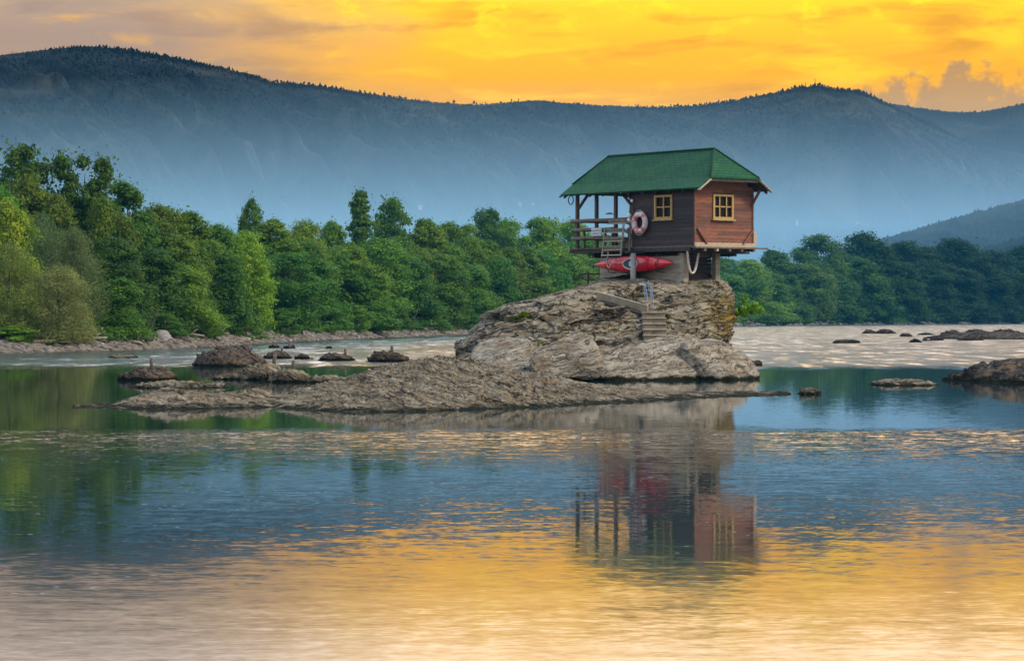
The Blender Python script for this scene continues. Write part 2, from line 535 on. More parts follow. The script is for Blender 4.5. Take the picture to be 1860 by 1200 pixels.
def slope(name, pts, Y0, Y1, cols, rows, ribs, forest, mat, x0, x1, seed, exponent=1.25, foot=.25, sub=None):
    px = np.linspace(x0, x1, cols)
    crest = np.interp(px, [p[0] for p in pts], [p[1] for p in pts])
    # soften the corners of the outline
    k = np.hanning(int(cols * 30 / (x1 - x0)) | 1); k /= k.sum()
    crest = np.convolve(np.pad(crest, len(k) // 2, mode='edge'), k, 'valid')
    t = np.concatenate([np.linspace(0, 1, rows) ** .9, [1.02, 1.05, 1.1]])
    X, T = np.meshgrid(px, t)
    C = np.tile(crest, (len(t), 1))
    Y = Y0 + (Y1 - Y0) * T
    zr = CAMZ + (HOR - C) * Y1 / F
    Tc = np.clip(T, 0, 1)
    prof = foot * Tc + (1 - foot) * Tc ** exponent
    z = zr * prof
    drop = (1 - prof) * (HOR - C)              # how far below the crest line, in frame units
    lean = np.interp(X, [0, 1400, 1560, 1900], [1.25, 1.25, 2.3, 2.4])
    cco = (X - lean * drop)
    P = np.stack([cco / 120.0 + .35 * perlin(np.stack([X / 60, T * 6, X * 0 + seed], -1)), T * 1.6, X * 0 + seed], -1)
    env = np.clip((1 - Tc) * Tc * 4, 0, 1) ** .8 * np.clip((Tc - .06) * 2.6, .04, 1) * np.clip((1 - Tc) * 9, 0, 1)
    z = z + ribs * .85 * env * ridged(P, 2, seed) + ribs * .16 * env * ridged(np.stack([cco / 38.0 + .4 * perlin(np.stack([X / 45, T * 8, X * 0 + 4], -1)), T * 2.2, X * 0 + seed + 2], -1), 2, seed + 7) * (1.0 - .55 * Tc)
    z = z + ribs * .22 * env * fbm(np.stack([cco / 40, T * 9, X * 0 + seed + 3.3], -1), 3, seed + 5)
    rng = np.random.default_rng(seed)
    bumpy = rng.normal(size=z.shape)
    clump = .55 + .6 * np.abs(fbm(np.stack([X / 9, T * 90, X * 0 + 1.7], -1), 2, seed + 9))
    z = z + forest * bumpy * clump * np.clip(Tc * 6, 0, 1)
    z = np.where(T > 1.0, z - (T - 1) * 900, z)
    if sub is not None:
        z = sub(z, X, T)
    V = np.stack([(X - 930) * Y / F, Y, z], -1).reshape(-1, 3)
    o = mobj(name, npmesh(name, V, gridq(cols, len(t))), mat)
    return tag(o, kind='structure')

ridge = [(-300, 150), (-150, 120), (0, 101), (60, 93), (150, 84), (220, 89), (300, 102), (380, 119), (450, 134), (490, 149), (560, 155),
         (640, 166), (720, 178), (800, 188), (860, 191), (930, 186), (970, 182), (1030, 188), (1100, 192), (1200, 196),
         (1260, 194), (1330, 184), (1400, 171), (1450, 160), (1490, 156), (1515, 163), (1550, 165), (1580, 173),
         (1605, 186), (1650, 208), (1700, 232), (1760, 262), (1860, 318), (2000, 380), (2150, 430)]
slope('mountain', ridge, 2700, 5000, 1500, 300, 46, 1.5, M['mountain'], -260, 2120, 3)
farr = [(1100, 330), (1400, 240), (1560, 200), (1610, 187), (1650, 193), (1700, 200), (1730, 204), (1780, 203), (1820, 197), (1860, 187), (2000, 150), (2200, 140)]
slope('far_ridge', farr, 6200, 7600, 520, 90, 40, 2.2, M['mountain'], 1200, 2200, 8)
hillp = [(1300, 545), (1400, 515), (1500, 478), (1600, 434), (1640, 424), (1700, 405), (1750, 391), (1800, 378), (1860, 362), (2000, 325), (2200, 300)]
slope('hill', hillp, 1350, 1780, 560, 90, 9, 1.0, M['hill'], 1320, 2200, 15, exponent=1.0)
hill2 = [(1560, 540), (1680, 490), (1760, 458), (1800, 446), (1860, 430), (2000, 400), (2200, 390)]
slope('hill', hill2, 1180, 1420, 380, 60, 6, .8, M['hill'], 1580, 2200, 21, exponent=1.0)

# spruces and tree clumps standing out of the mountain's forest
def slope_trees(src, n, seed, lo, hi, crest_share):
    rng = np.random.default_rng(seed)
    co = np.empty(len(src.data.vertices) * 3, np.float32); src.data.vertices.foreach_get('co', co); co = co.reshape(-1, 3)
    rows = len(co) // 1500
    cr = rng.random(n) < crest_share
    row = np.where(cr, rng.integers(rows - 12, rows - 3, n), rng.integers(150, rows - 6, n))
    base = co[row * 1500 + rng.integers(0, 1500, n)]
    dens = fbm(base * np.array([.004, .004, .01]), 3, 5) + .25 * rng.normal(size=n)
    base = base[dens > -.15]; n = len(base)
    h = rng.uniform(lo, hi, n) * (1 + .5 * (rng.random(n) < .1)); r = h * rng.uniform(.22, .5, n)
    ang = np.arange(5) * 2 * math.pi / 5
    V = np.empty((n, 11, 3))
    tilt = rng.uniform(0, 6.28, n)
    for k in range(5):
        ca, sa = np.cos(ang[k] + tilt), np.sin(ang[k] + tilt)
        V[:, k] = base + np.stack([r * ca, r * sa, h * .12], -1)
        V[:, 5 + k] = base + np.stack([r * .7 * ca, r * .7 * sa, h * .55], -1)
    V[:, 10] = base + np.stack([0 * h, 0 * h, h], -1)
    fs = []
    for k in range(5):
        a, b = k, (k + 1) % 5
        fs += [(a, b, 5 + b, 5 + a), (5 + a, 5 + b, 10, 10)]
    tri = [(5 + k, 5 + (k + 1) % 5, 10) for k in range(5)] + [(k, (k + 1) % 5, 5 + (k + 1) % 5) for k in range(5)] + [(k, 5 + (k + 1) % 5, 5 + k) for k in range(5)]
    Fc = (np.array(tri)[None] + (np.arange(n) * 11)[:, None, None]).reshape(-1, 3)
    o = mobj('mountain_forest', npmesh('mountain_forest', V.reshape(-1, 3), Fc, False), M['mountain'])
    return tag(o, 'dark forest covering the far mountain up to its crest', 'forest', kind='stuff')
slope_trees([o for o in COL.objects if o.name == 'mountain'][0], 24000, 4, 2.4, 5.2, .26)

# ------------------------------------------------------------------ the wooded river bank (one sheet of ground)
SHX = [-6000, -2500, -900, -300, 0, 150, 340, 430, 500, 600, 700, 840, 1000, 1150, 1320, 1500, 1700, 1860, 2200, 3200, 7000]
SHY = [705, 690, 668, 652, 641, 638.5, 632, 626, 622, 617, 613, 608, 602, 597, 592, 589.6, 588.2, 587.4, 586.8, 587, 590]
def shore(px):
    return F * CAMZ / (np.interp(px, SHX, SHY) - HOR)
gpx = np.concatenate([np.linspace(-6000, -320, 60), np.linspace(-300, 2200, 900), np.linspace(2230, 7000, 60)])
gs = np.concatenate([[-14, -8, -4], np.linspace(-2, 16, 46), [18, 21, 25, 30, 40, 60, 100, 200, 400, 800, 1600, 3200]])
GX, GS = np.meshgrid(gpx, gs)
shy = shore(GX)
GY = shy + GS * np.clip(shy / 200, .8, 2.0)
GXW = (GX - 930) * GY / F
gz = np.interp(GS, [-14, -4, -2, 0, 2, 6, 12, 20, 60, 3200], [-1.6, -.6, -.3, 0.0, .22, .55, .95, 1.25, 1.5, 2.5])
npos = np.stack([GXW, GY, GXW * 0], -1)
gz = gz + np.clip(1 - np.abs(GS - 6) / 14, 0, 1) * (.22 * fbm(npos * .25, 3, 2) + .10 * fbm(npos * 1.3, 3, 4))
gz = np.where(GS > 30, np.maximum(gz, 1.2), gz)

def ground_mat():
    m, t, p = principled('gravel_and_grass')
    pos = t.n('ShaderNodeNewGeometry').outputs['Position']
    z = t.sep(pos)[2]
    g = t.noise(pos, 3.5, 6, .75)
    b = t.noise(pos, .35, 4, .6)
    grav = t.ramp(g, [(.32, (.06, .05, .038)), (.5, (.17, .145, .115)), (.68, (.33, .29, .235))])
    soil = t.ramp(t.noise(pos, 1.2, 5, .6), [(.35, (.020, .032, .010)), (.65, (.055, .075, .018))])
    edge = t.math('ADD', z, t.math('MULTIPLY', t.math('SUBTRACT', b, .5), -1.0))
    col = t.mix(t.smooth(edge, .60, .95), grav, soil)
    col = t.mix(t.smooth(z, .10, .0), col, (.05, .043, .03))
    t.set(p.inputs['Base Color'], col)
    p.inputs['Roughness'].default_value = .95
    t.set(p.inputs['Normal'], t.bump(g, .8, .15))
    return m
M['ground'] = ground_mat()
ground = mobj('ground', npmesh('ground', np.stack([GXW, GY, gz], -1).reshape(-1, 3), gridq(len(gpx), len(gs))), M['ground'])
tag(ground, kind='structure')
ground_bvh = BVHTree.FromPolygons([tuple(v.co) for v in ground.data.vertices], [tuple(p.vertices) for p in ground.data.polygons])
def ground_z(x, y, default=1.3):
    h = ground_bvh.ray_cast(Vector((x, y, 50)), Vector((0, 0, -1)))
    return h[0].z if h[0] is not None else default

# ------------------------------------------------------------------ water
def water_mat():
    m, t, p = principled('river_water')
    pos = t.n('ShaderNodeNewGeometry').outputs['Position']
    x, y, z = t.sep(pos)
    big = t.noise(t.xyz(t.math('MULTIPLY', x, .035), t.math('MULTIPLY', y, .07), 0.0), 1.0, 3, .5)
    bigc = t.math('SUBTRACT', big, .5)
    yw = t.math('ADD', y, t.math('MULTIPLY', bigc, 9.0))
    # three stretches of river: rippled water by the camera, a still pool, broken water upstream
    en = t.noise(t.xyz(t.math('MULTIPLY', x, .55), t.math('MULTIPLY', y, .25), 1.0), 1.0, 5, .65)
    edge = t.math('ADD', y, t.math('ADD', t.math('MULTIPLY', bigc, 2.0), t.math('MULTIPLY', t.math('SUBTRACT', en, .5), 5.0)))
    near = t.smooth(edge, 53.2, 49.8)
    lip = t.math('MULTIPLY', near, t.smooth(edge, 36.0, 51.0))
    farw = t.smooth(yw, 108.0, 124.0)
    n1 = t.noise(t.xyz(t.math('MULTIPLY', x, 2.2), t.math('MULTIPLY', y, 4.0), 0.0), 1.0, 3, .6, 0, 'Color')
    n2 = t.noise(t.xyz(t.math('MULTIPLY', x, 9.0), t.math('MULTIPLY', y, 14.0), 0.0), 1.0, 2, .6, 0, 'Color')
    n3 = t.noise(t.xyz(t.math('MULTIPLY', x, .22), t.math('MULTIPLY', y, .55), 3.0), 1.0, 3, .55, 0, 'Color')
    patch = t.noise(t.xyz(t.math('MULTIPLY', x, .10), t.math('MULTIPLY', y, .30), 8.0), 1.0, 4, .6)
    patch2 = t.noise(t.xyz(t.math('MULTIPLY', x, .22), t.math('MULTIPLY', y, .055), 2.0), 1.0, 5, .70)
    s1 = t.sep(n1); s2 = t.sep(n2); s3 = t.sep(n3)
    def c(v): return t.math('SUBTRACT', v, .5)
    a_near = t.math('MULTIPLY', t.math('MULTIPLY', near, t.lin(y, 17.0, 36.0, .65, 1.0)), t.lin(patch, .3, .7, NEAR_A, NEAR_B))
    a_lip = t.math('MULTIPLY', lip, LIP)
    a_far = t.math('MULTIPLY', farw, t.math('MULTIPLY', t.lin(patch2, .44, .60, FAR_A, FAR_B), t.math('ADD', t.lin(y, 135.0, 300.0, .75, 1.8), t.lin(x, 4.0, -14.0, 0.0, .5))))
    amp = t.math('ADD', t.math('ADD', a_near, a_lip), t.math('ADD', a_far, CALM))
    slow = t.math('ADD', t.math('MULTIPLY', near, SLOW), t.math('MULTIPLY', farw, .05))
    def comp(i, k1, k2):
        fast = t.math('ADD', t.math('MULTIPLY', c(s1[i]), k1), t.math('MULTIPLY', c(s2[i]), k2))
        return t.math('ADD', t.math('MULTIPLY', fast, amp), t.math('MULTIPLY', c(s3[i]), slow))
    n4 = t.noise(t.xyz(t.math('MULTIPLY', x, .75), t.math('MULTIPLY', y, .12), 6.0), 1.0, 4, .62)
    n5 = t.noise(t.xyz(t.math('MULTIPLY', x, .035), t.math('MULTIPLY', y, .045), 9.0), 1.0, 3, .6)
    tilt = t.math('MULTIPLY', t.math('MULTIPLY', t.math('SUBTRACT', c(n4), .03), t.lin(n5, .35, .65, .5, 1.5)), t.math('MULTIPLY', farw, -FAR_T))
    nx = comp(0, .35, .45)
    ny = t.math('ADD', comp(1, .9, 1.0), tilt)
    nv = t.n('ShaderNodeVectorMath', operation='NORMALIZE')
    t.set(nv.inputs[0], t.xyz(nx, ny, 1.0))
    t.set(p.inputs['Normal'], nv.outputs[0])
    depth = t.noise(t.xyz(t.math('MULTIPLY', x, .05), t.math('MULTIPLY', y, .05), 5.0), 1.0, 3, .5)
    t.set(p.inputs['Base Color'], t.ramp(depth, [(.3, (.006, .020, .022)), (.7, (.012, .034, .034))]))
    t.set(p.inputs['Roughness'], t.math('ADD', t.math('MULTIPLY', farw, .10), t.lin(y, 16.5, 28.0, .11, .030)))
    p.inputs['IOR'].default_value = WIOR
    return m
NEAR_A, NEAR_B, LIP, FAR_A, FAR_B, CALM, SLOW, WIOR = .008, .030, .21, .10, .55, .012, .005, 2.0
FAR_T = .55
M['water'] = water_mat()
wb = MB()
wb.add([(-900, -60, 0), (900, -60, 0), (900, 1500, 0), (-900, 1500, 0)], [(0, 1, 2, 3)])
water = wb.build('water', M['water'])
tag(water, kind='structure')

# foam flecks drifting on the near water
rng = np.random.default_rng(5)
nf = 8500
fy = 10625.0 / rng.uniform(205, 560, nf) ; keep = rng.random(nf) < np.interp(fy, [18, 26, 34, 45, 52], [.0, .06, .5, 1, 1])
fy = fy[keep]; fx = (rng.uniform(-60, 1920, len(fy)) - 930) * fy / F
clus = fbm(np.stack([fx * .5, fy * .35, fx * 0], -1), 3, 77)
kk = (clus > .0) | (rng.random(len(fx)) < .10)
fx, fy = fx[kk], fy[kk]
fv, ff = [], []
for i in range(len(fx)):
    a = rng.uniform(.008, .036) * (1.8 if rng.random() < .03 else 1); b = a * rng.uniform(.18, .5); nn = 6
    base = len(fv); an = rng.uniform(0, 6.28)
    for k in range(nn):
        th = 2 * math.pi * k / nn + an; rr = rng.uniform(.7, 1.1)
        fv.append((fx[i] + a * rr * math.cos(th), fy[i] + b * rr * math.sin(th), .003))
    ct = len(fv); fv.append((fx[i], fy[i], .0035))
    for k in range(nn):
        ff.append((base + k, base + (k + 1) % nn, ct))
M['foam'] = simple('foam', (.30, .30, .295), (.46, .46, .45), 6, rough=.8)
foam = mobj('foam', npmesh('foam', np.array(fv), np.array(ff)), M['foam'])
tag(foam, kind='stuff', label='small white flecks of foam drifting on the near river water', cat='foam')

# ------------------------------------------------------------------ rocks
def boulder():
    """the big layered boulder that carries the cabin, as stacked outlines pushed out along its strata"""
    zs = np.array([-.6, -.1, .35, .8, 1.2, 1.6, 1.95, 2.3, 2.6, 2.9, 3.15, 3.4, 3.6, 3.75, 3.85])
    def tx(p): return (np.array(p) - 930) * 104 / F
    xl = tx([826, 828, 829, 831, 838, 850, 872, 887, 926, 996, 1043, 1068, 1090, 1120, 1165])
    xr = tx([1352, 1350, 1344, 1332, 1322, 1318, 1326, 1333, 1331, 1329, 1324, 1317, 1303, 1290, 1240])
    yf = np.array([91.0, 92.3, 93.4, 94.6, 95.6, 96.6, 97.5, 98.3, 99.0, 99.9, 101.0, 102.5, 104.0, 105.0, 105.6])
    yb = np.array([113.5, 113, 112.7, 112.4, 112, 111.6, 111.2, 110.9, 110.5, 110.1, 109.6, 109, 108.4, 107.6, 106.2])
    nu, nv = 620, 350
    zz = np.linspace(-.6, 3.85, nv)
    th = np.concatenate([np.linspace(math.pi, 2 * math.pi, 470, endpoint=False), np.linspace(0, math.pi, 150, endpoint=False)])
    TH, Z = np.meshgrid(th, zz)
    XL, XR, YF, YB = (np.interp(Z, zs, a) for a in (xl, xr, yf, yb))
    e = .62
    cx, cy = (XL + XR) / 2, np.minimum((YF + YB) / 2, 104.0)
    ca, sa = np.cos(TH), np.sin(TH)
    ex = np.sign(ca) * np.abs(ca) ** e
    ey = np.sign(sa) * np.abs(sa) ** e
    X = cx + ex * (XR - XL) / 2
    Y = cy + np.where(ey < 0, ey * (cy - YF), ey * (YB - cy))
    P = np.stack([X, Y, Z], -1)
    # outward direction in plan
    n = np.stack([ca, sa * 1.0, np.full_like(ca, .15)], -1); n /= np.linalg.norm(n, axis=-1, keepdims=True)
    lowf = fbm(P * np.array([.35, .35, .5]), 3, 31)
    # strata dip gently; they bow upward in the middle of the face
    q = Z - .10 * X + .006 * (X - 3.0) ** 2 + .35 * fbm(P * np.array([.28, .28, .35]), 3, 41)
    d = np.zeros_like(Z)
    for thick, amp, sd in ((.70, .30, 1), (.30, .20, 2), (.14, .10, 3)):
        k = q / thick + .5 * perlin(P * np.array([.5, .5, .2]), 50 + sd)
        fl = np.floor(k); fr = k - fl
        rnd = perlin(np.stack([fl * 3.17 + .5, X * .35 / thick ** .5, Y * .35 / thick ** .5], -1), 60 + sd)
        notch = np.exp(-(np.minimum(fr, 1 - fr) * thick / .028) ** 2) * np.clip(.4 + 1.4 * perlin(np.stack([X * .7, Z * 3 + fl, Y * .7], -1), 66 + sd), 0, 1)
        d = d - notch * (.10 if thick > .2 else .05)
        jt = np.floor(X * .85 / thick ** .5 + .6 * perlin(P * .8, 90 + sd) + fl * .37)
        blk = perlin(np.stack([jt * 1.73 + .5, fl * 2.41 + .5, jt * 0 + .5], -1), 95 + sd) * 1.3
        rnd = .45 * rnd + .75 * blk
        d = d + amp * (rnd * 1.1 + (fr ** 1.6) * .55 - .3) * (.55 + .7 * np.clip(.5 + fbm(P * .45, 2, 70 + sd), 0, 1))
    d = d + .28 * lowf + .06 * fbm(P * 2.2, 3, 81) + .022 * fbm(P * 7.0, 3, 83)
    side = np.abs(ca) ** 3                       # keep the outline of the flanks near its traced shape
    d = d * (1 - .45 * side) * np.interp(Z, [-.6, 3.3, 3.8], [1, 1, .5])
    # shadowed hollow under the left cornice and under the right overhang
    gl = np.exp(-((X + .6) / .9) ** 2 - ((Z - 2.05 - .05 * (X + .6)) / .12) ** 2)
    gr = np.exp(-((X - 7.2) / 1.1) ** 2 - ((Z - 1.15) / .20) ** 2)
    d = d - .45 * gl * (sa < 0) - .50 * gr * (sa < 0)
    P = P + n * d[..., None]
    P[..., 2] += .05 * fbm(np.stack([X, Y, Z], -1) * 1.2, 3, 91)
    V = P.reshape(-1, 3)
    Q = gridq(nu, nv, True)
    top = P[-1].mean(0) + np.array([0, 0, .05])
    V = np.vstack([V, top])
    me = npmesh('boulder', V, Q)
    bm = bmesh.new(); bm.from_mesh(me); bm.verts.ensure_lookup_table()
    c = bm.verts[len(V) - 1]; b0 = (nv - 1) * nu
    for k in range(nu):
        bm.faces.new((bm.verts[b0 + k], bm.verts[b0 + (k + 1) % nu], c))
    bm.to_mesh(me); bm.free()
    return me
big = mobj('boulder', boulder(), M['rock'])
tag(big, 'huge layered grey brown boulder in the river carrying the wooden cabin', 'rock')
rock_bvh = BVHTree.FromPolygons([tuple(v.co) for v in big.data.vertices], [tuple(p.vertices) for p in big.data.polygons])
def on_rock(px, py):
    """the spot of the boulder's face seen at (px, py)"""
    o = Vector((0, 0, CAMZ)); d = (wp(px, py, 100.0) - o).normalized()
    h = rock_bvh.ray_cast(o, d)
    return h[0] if h[0] is not None else wp(px, py, 99.0)
def rock_top(x, y):
    h = rock_bvh.ray_cast(Vector((x, y, 20)), Vector((0, 0, -1)))
    return h[0].z if h[0] is not None else 0.0

def low_island():
    """the long low tongue of rock lying in front of the boulder"""
    tab = [(135, 741, 742), (150, 741, 739), (200, 742, 734), (235, 742, 726), (300, 743, 707), (345, 743, 712), (380, 742, 715), (430, 741, 709), (475, 740, 708),
           (492, 740, 722), (520, 742, 716), (580, 745, 701), (640, 748, 686), (700, 748, 669), (760, 747, 657), (800, 746, 655), (850, 744, 658),
           (900, 742, 669), (950, 741, 679), (1000, 738, 689), (1050, 735, 697), (1100, 732, 705), (1150, 730, 709), (1200, 727, 712),
           (1280, 722, 713), (1350, 719, 712), (1400, 718, 712), (1432, 716, 715)]
    a = np.array(tab, float)
    nu, nv = 760, 120
    px = np.linspace(135, 1432, nu)
    yf = np.interp(px, a[:, 0], a[:, 1]); yc = np.interp(px, a[:, 0], a[:, 2])
    k = np.hanning(13); k /= k.sum()
    yc = np.convolve(np.pad(yc, 6, mode='edge'), k, 'valid')
    Yf = F * CAMZ / (yf - HOR)
    dpt = np.interp(px, [135, 200, 300, 480, 640, 780, 950, 1150, 1432], [.6, 2.2, 4, 3.5, 9, 12.5, 10, 4, 1.0])
    Yc = Yf + dpt
    zc = CAMZ - (yc - HOR) * Yc / F
    Yb = Yc + dpt * .8 + .5
    s = np.linspace(-.12, 2.0, nv)
    PX, S = np.meshgrid(px, s)
    Y = np.where(S < 1, Yf + S * (Yc - Yf), Yc + (S - 1) * (Yb - Yc))
    up = np.clip(S, 0, 1)
    prof = np.where(S < 0, S * 2.5, np.where(S < 1, np.sin(up * math.pi / 2) ** .85, 1 - (S - 1) ** 2 * 1.25))
    Z = prof * np.maximum(zc, .03)
    X = (PX - 930) * Y / F
    P = np.stack([X, Y, Z], -1)
    amp = np.clip(zc / .5, .22, 1.0)
    # ledges that dip to the right across the tongue
    q = X * .55 + Y * .16 + Z * .8 + .7 * fbm(P * .5, 3, 7)
    fr = q / .55 - np.floor(q / .55)
    q2 = X * .9 - Y * .10 + .5 * fbm(P * .9, 3, 9)
    fr2 = q2 / .23 - np.floor(q2 / .23)
    rough = .15 * fbm(P * .9, 4, 13) + .10 * (fr ** 1.5 - .4) + .05 * (fr2 ** 1.5 - .4) + .05 * fbm(P * 3.5, 3, 17) + .02 * fbm(P * 10, 2, 19)
    Z = Z + rough * amp * np.clip((S + .12) * 3.0, 0, 1)
    X = X + .10 * fbm(P * 1.1 + 5, 3, 23)
    Y = Y + .25 * fbm(P * .8 + 9, 3, 29) * np.clip(2 - S, 0, 1)
    return npmesh('rock_island', np.stack([X, Y, Z], -1).reshape(-1, 3), gridq(nu, nv))
isl = mobj('rock_island', low_island(), M['low_rock'])
tag(isl, 'long low tongue of brown rock lying on the water in front of the boulder', 'rock')
isl_bvh = BVHTree.FromPolygons([tuple(v.co) for v in isl.data.vertices], [tuple(p.vertices) for p in isl.data.polygons])

def rock_mesh(name, rx, ry, h, seed, sq=2.4, peak=0.0, tilt=.5, rough=1.0, nu=110, nv=46, under=.35):
    th = np.linspace(0, 2 * math.pi, nu, endpoint=False)
    v = np.linspace(0, 1, nv)
    TH, Vv = np.meshgrid(th, v)
    ca, sa = np.cos(TH), np.sin(TH)
    rad = (1 - Vv ** sq) ** (1 / 2.0)
    rad = np.maximum(rad, .004)
    X = rx * rad * ca + peak * rx * Vv
    Y = ry * rad * sa
    Z = -under * h + (1 + under) * h * Vv
    P = np.stack([X, Y, Z], -1)
    s = max(h, .3)
    lo = fbm(P / (rx * .9) + seed, 4, seed)
    q = (Z + tilt * X) / (s * .42) + .8 * fbm(P / (s * 2.2), 3, seed + 2)
    fr = q - np.floor(q)
    fl = perlin(np.stack([np.floor(q) * 2.3, X / s * .5, Y / s * .5], -1), seed + 4)
    d = (.26 * lo + .24 * (fr ** 1.5 - .4) + .17 * fl + .06 * fbm(P / s * 4, 3, seed + 6)) * s * rough
    n = np.stack([ca * rad, sa * rad, .5 + Vv * .6], -1); n /= np.linalg.norm(n, axis=-1, keepdims=True)
    P = P + n * d[..., None]
    return npmesh(name, P.reshape(-1, 3), gridq(nu, nv, True))

def place_rock(label, x0, x1, yt, yb, mat='far_rock', seed=1, ry=None, peak=0.0, tilt=.5, rough=1.0, sq=2.4, name='river_rock', group=None):
    Y = ysurf(yb)
    rx = (x1 - x0) / 2 * Y / F
    ry_ = ry if ry else min(rx * .75, 4.0)
    h = (yb - yt) * (Y + ry_ * .6) / F * 1.0
    o = mobj(name, rock_mesh(name, rx * 1.0, ry_, h, seed, sq, peak, tilt, rough), M[mat])
    o.location = (wx((x0 + x1) / 2, Y), Y + ry_ * .85, 0)
    return tag(o, label, 'rock', group)

place_rock('low rounded rock with a single tall peg, alone on the still green water', 206, 322, 670, 691, 'far_rock', 3, peak=.05, tilt=.3)
place_rock('largest ribbed rock out in the bright riffle, with driftwood twigs on top', 338, 478, 638, 666, 'far_rock', 5, tilt=.7, rough=1.25, ry=2.6)
place_rock('round topped rock with a peg just beyond the largest ribbed rock', 474, 530, 638, 651, 'far_rock', 7)
place_rock('small twin hump of rock close beside the round topped one', 531, 568, 645, 652, 'far_rock', 9, rough=1.3)
place_rock('flat tapering rock with a peg in the middle of the bright riffle', 578, 645, 642, 655, 'far_rock', 11, peak=-.1)
place_rock('dark notched rock with a peg close to the boulder end of the riffle', 666, 745, 638, 657, 'far_rock', 13, rough=1.35)
place_rock('low dark ledge peeping out behind the crest of the rock tongue', 778, 826, 646, 655, 'far_rock', 15)
place_rock('two pegged mossy reef, its steeper left hump', 428, 515, 664, 690, 'low_rock', 17, rough=1.1)
place_rock('two pegged mossy reef, its broad right half', 486, 566, 672, 694, 'low_rock', 19, rough=1.1)
place_rock('low mossy shelf joining the two pegged reef to the rock tongue', 545, 625, 683, 695, 'low_rock', 21)
place_rock('thin weedy ledge barely above the still water behind the rock tongue', 232, 405, 697, 705, 'low_rock', 23, ry=1.6, rough=.9)
place_rock('weedy ledge off the left tip of the pegged reef', 380, 440, 682, 689, 'low_rock', 25, ry=1.2)
place_rock('tiny dark stone nearest the far gravel beach', 592, 604, 629, 632.5, 'far_rock', 27)
place_rock('square dark stone in the far blue riffle', 512, 536, 626.5, 632.5, 'far_rock', 29)
place_rock('humped stone just left of the square dark stone', 488, 508, 626, 631.5, 'far_rock', 31)
place_rock('weedy bar awash in the water before the gravel heap', 193, 245, 645, 650, 'low_rock', 33, ry=1.2)
place_rock('ragged reef of broken stone between beach and ribbed rock', 380, 450, 629, 636, 'far_rock', 35, ry=3, rough=1.3)
# right hand side
place_rock('flat dark rock alone in the peach coloured riffle on the right', 1513, 1566, 616.5, 623, 'dark_rock', 41)
place_rock('left one of the two rounded rocks in the far right riffle', 1566, 1594, 599.5, 605.5, 'dark_rock', 43)
place_rock('right and larger of the two rounded rocks in the far right riffle', 1591, 1630, 598, 605.5, 'dark_rock', 45)
place_rock('small dark rock with a flat tail in the far right riffle', 1634, 1658, 605.5, 611, 'dark_rock', 47)
place_rock('small peaked rock in the riffle below the dark gravel bar', 1652, 1675, 615.5, 621.5, 'dark_rock', 49)
place_rock('little pointed stone by the tip of the dark gravel bar', 1690, 1704, 613.5, 618, 'dark_rock', 51)
place_rock('long dark gravel bar reaching in from the right edge', 1700, 1960, 606.5, 616, 'dark_rock', 53, ry=9, rough=1.2, sq=2.4)
for k_, (xa, xb, yt_, yb_, lb) in enumerate([(1752, 1800, 599, 607, 'humped rock on the crest of the dark gravel bar, nearer its tip'), (1800, 1862, 598.5, 607, 'long humped rock on the crest of the dark gravel bar at the right edge'), (1668, 1700, 605, 608, 'thin dark ledge just off the tip of the gravel bar'),
        (1700, 1716, 615, 618, 'tiny stone awash below the gravel bar'), (1676, 1690, 616, 618.6, 'smallest stone awash left of the gravel bar'), (1740, 1790, 612, 618, 'low outer ledge along the foot of the gravel bar')]):
    place_rock(lb, xa, xb, yt_, yb_, 'dark_rock', 151 + k_, rough=1.3)
place_rock('broken rock at the upstream tip of the dark gravel bar', 1706, 1760, 601, 611, 'dark_rock', 55, rough=1.3)
place_rock('large dark layered rock sloping into the water at the right edge', 1750, 2010, 662, 696, 'dark_rock', 57, ry=5, peak=.25, tilt=.25, sq=1.7)
place_rock('thin pale ledge awash beside the large dark rock at right', 1590, 1715, 692, 700, 'low_rock', 59, ry=1.5, rough=.8)
place_rock('weedy stone off the right tip of the rock tongue', 1456, 1492, 707, 716, 'low_rock', 61, ry=.7)
place_rock('dark ledge at the water by the right foot of the boulder', 1352, 1388, 657, 664, 'dark_rock', 63, ry=1.5)

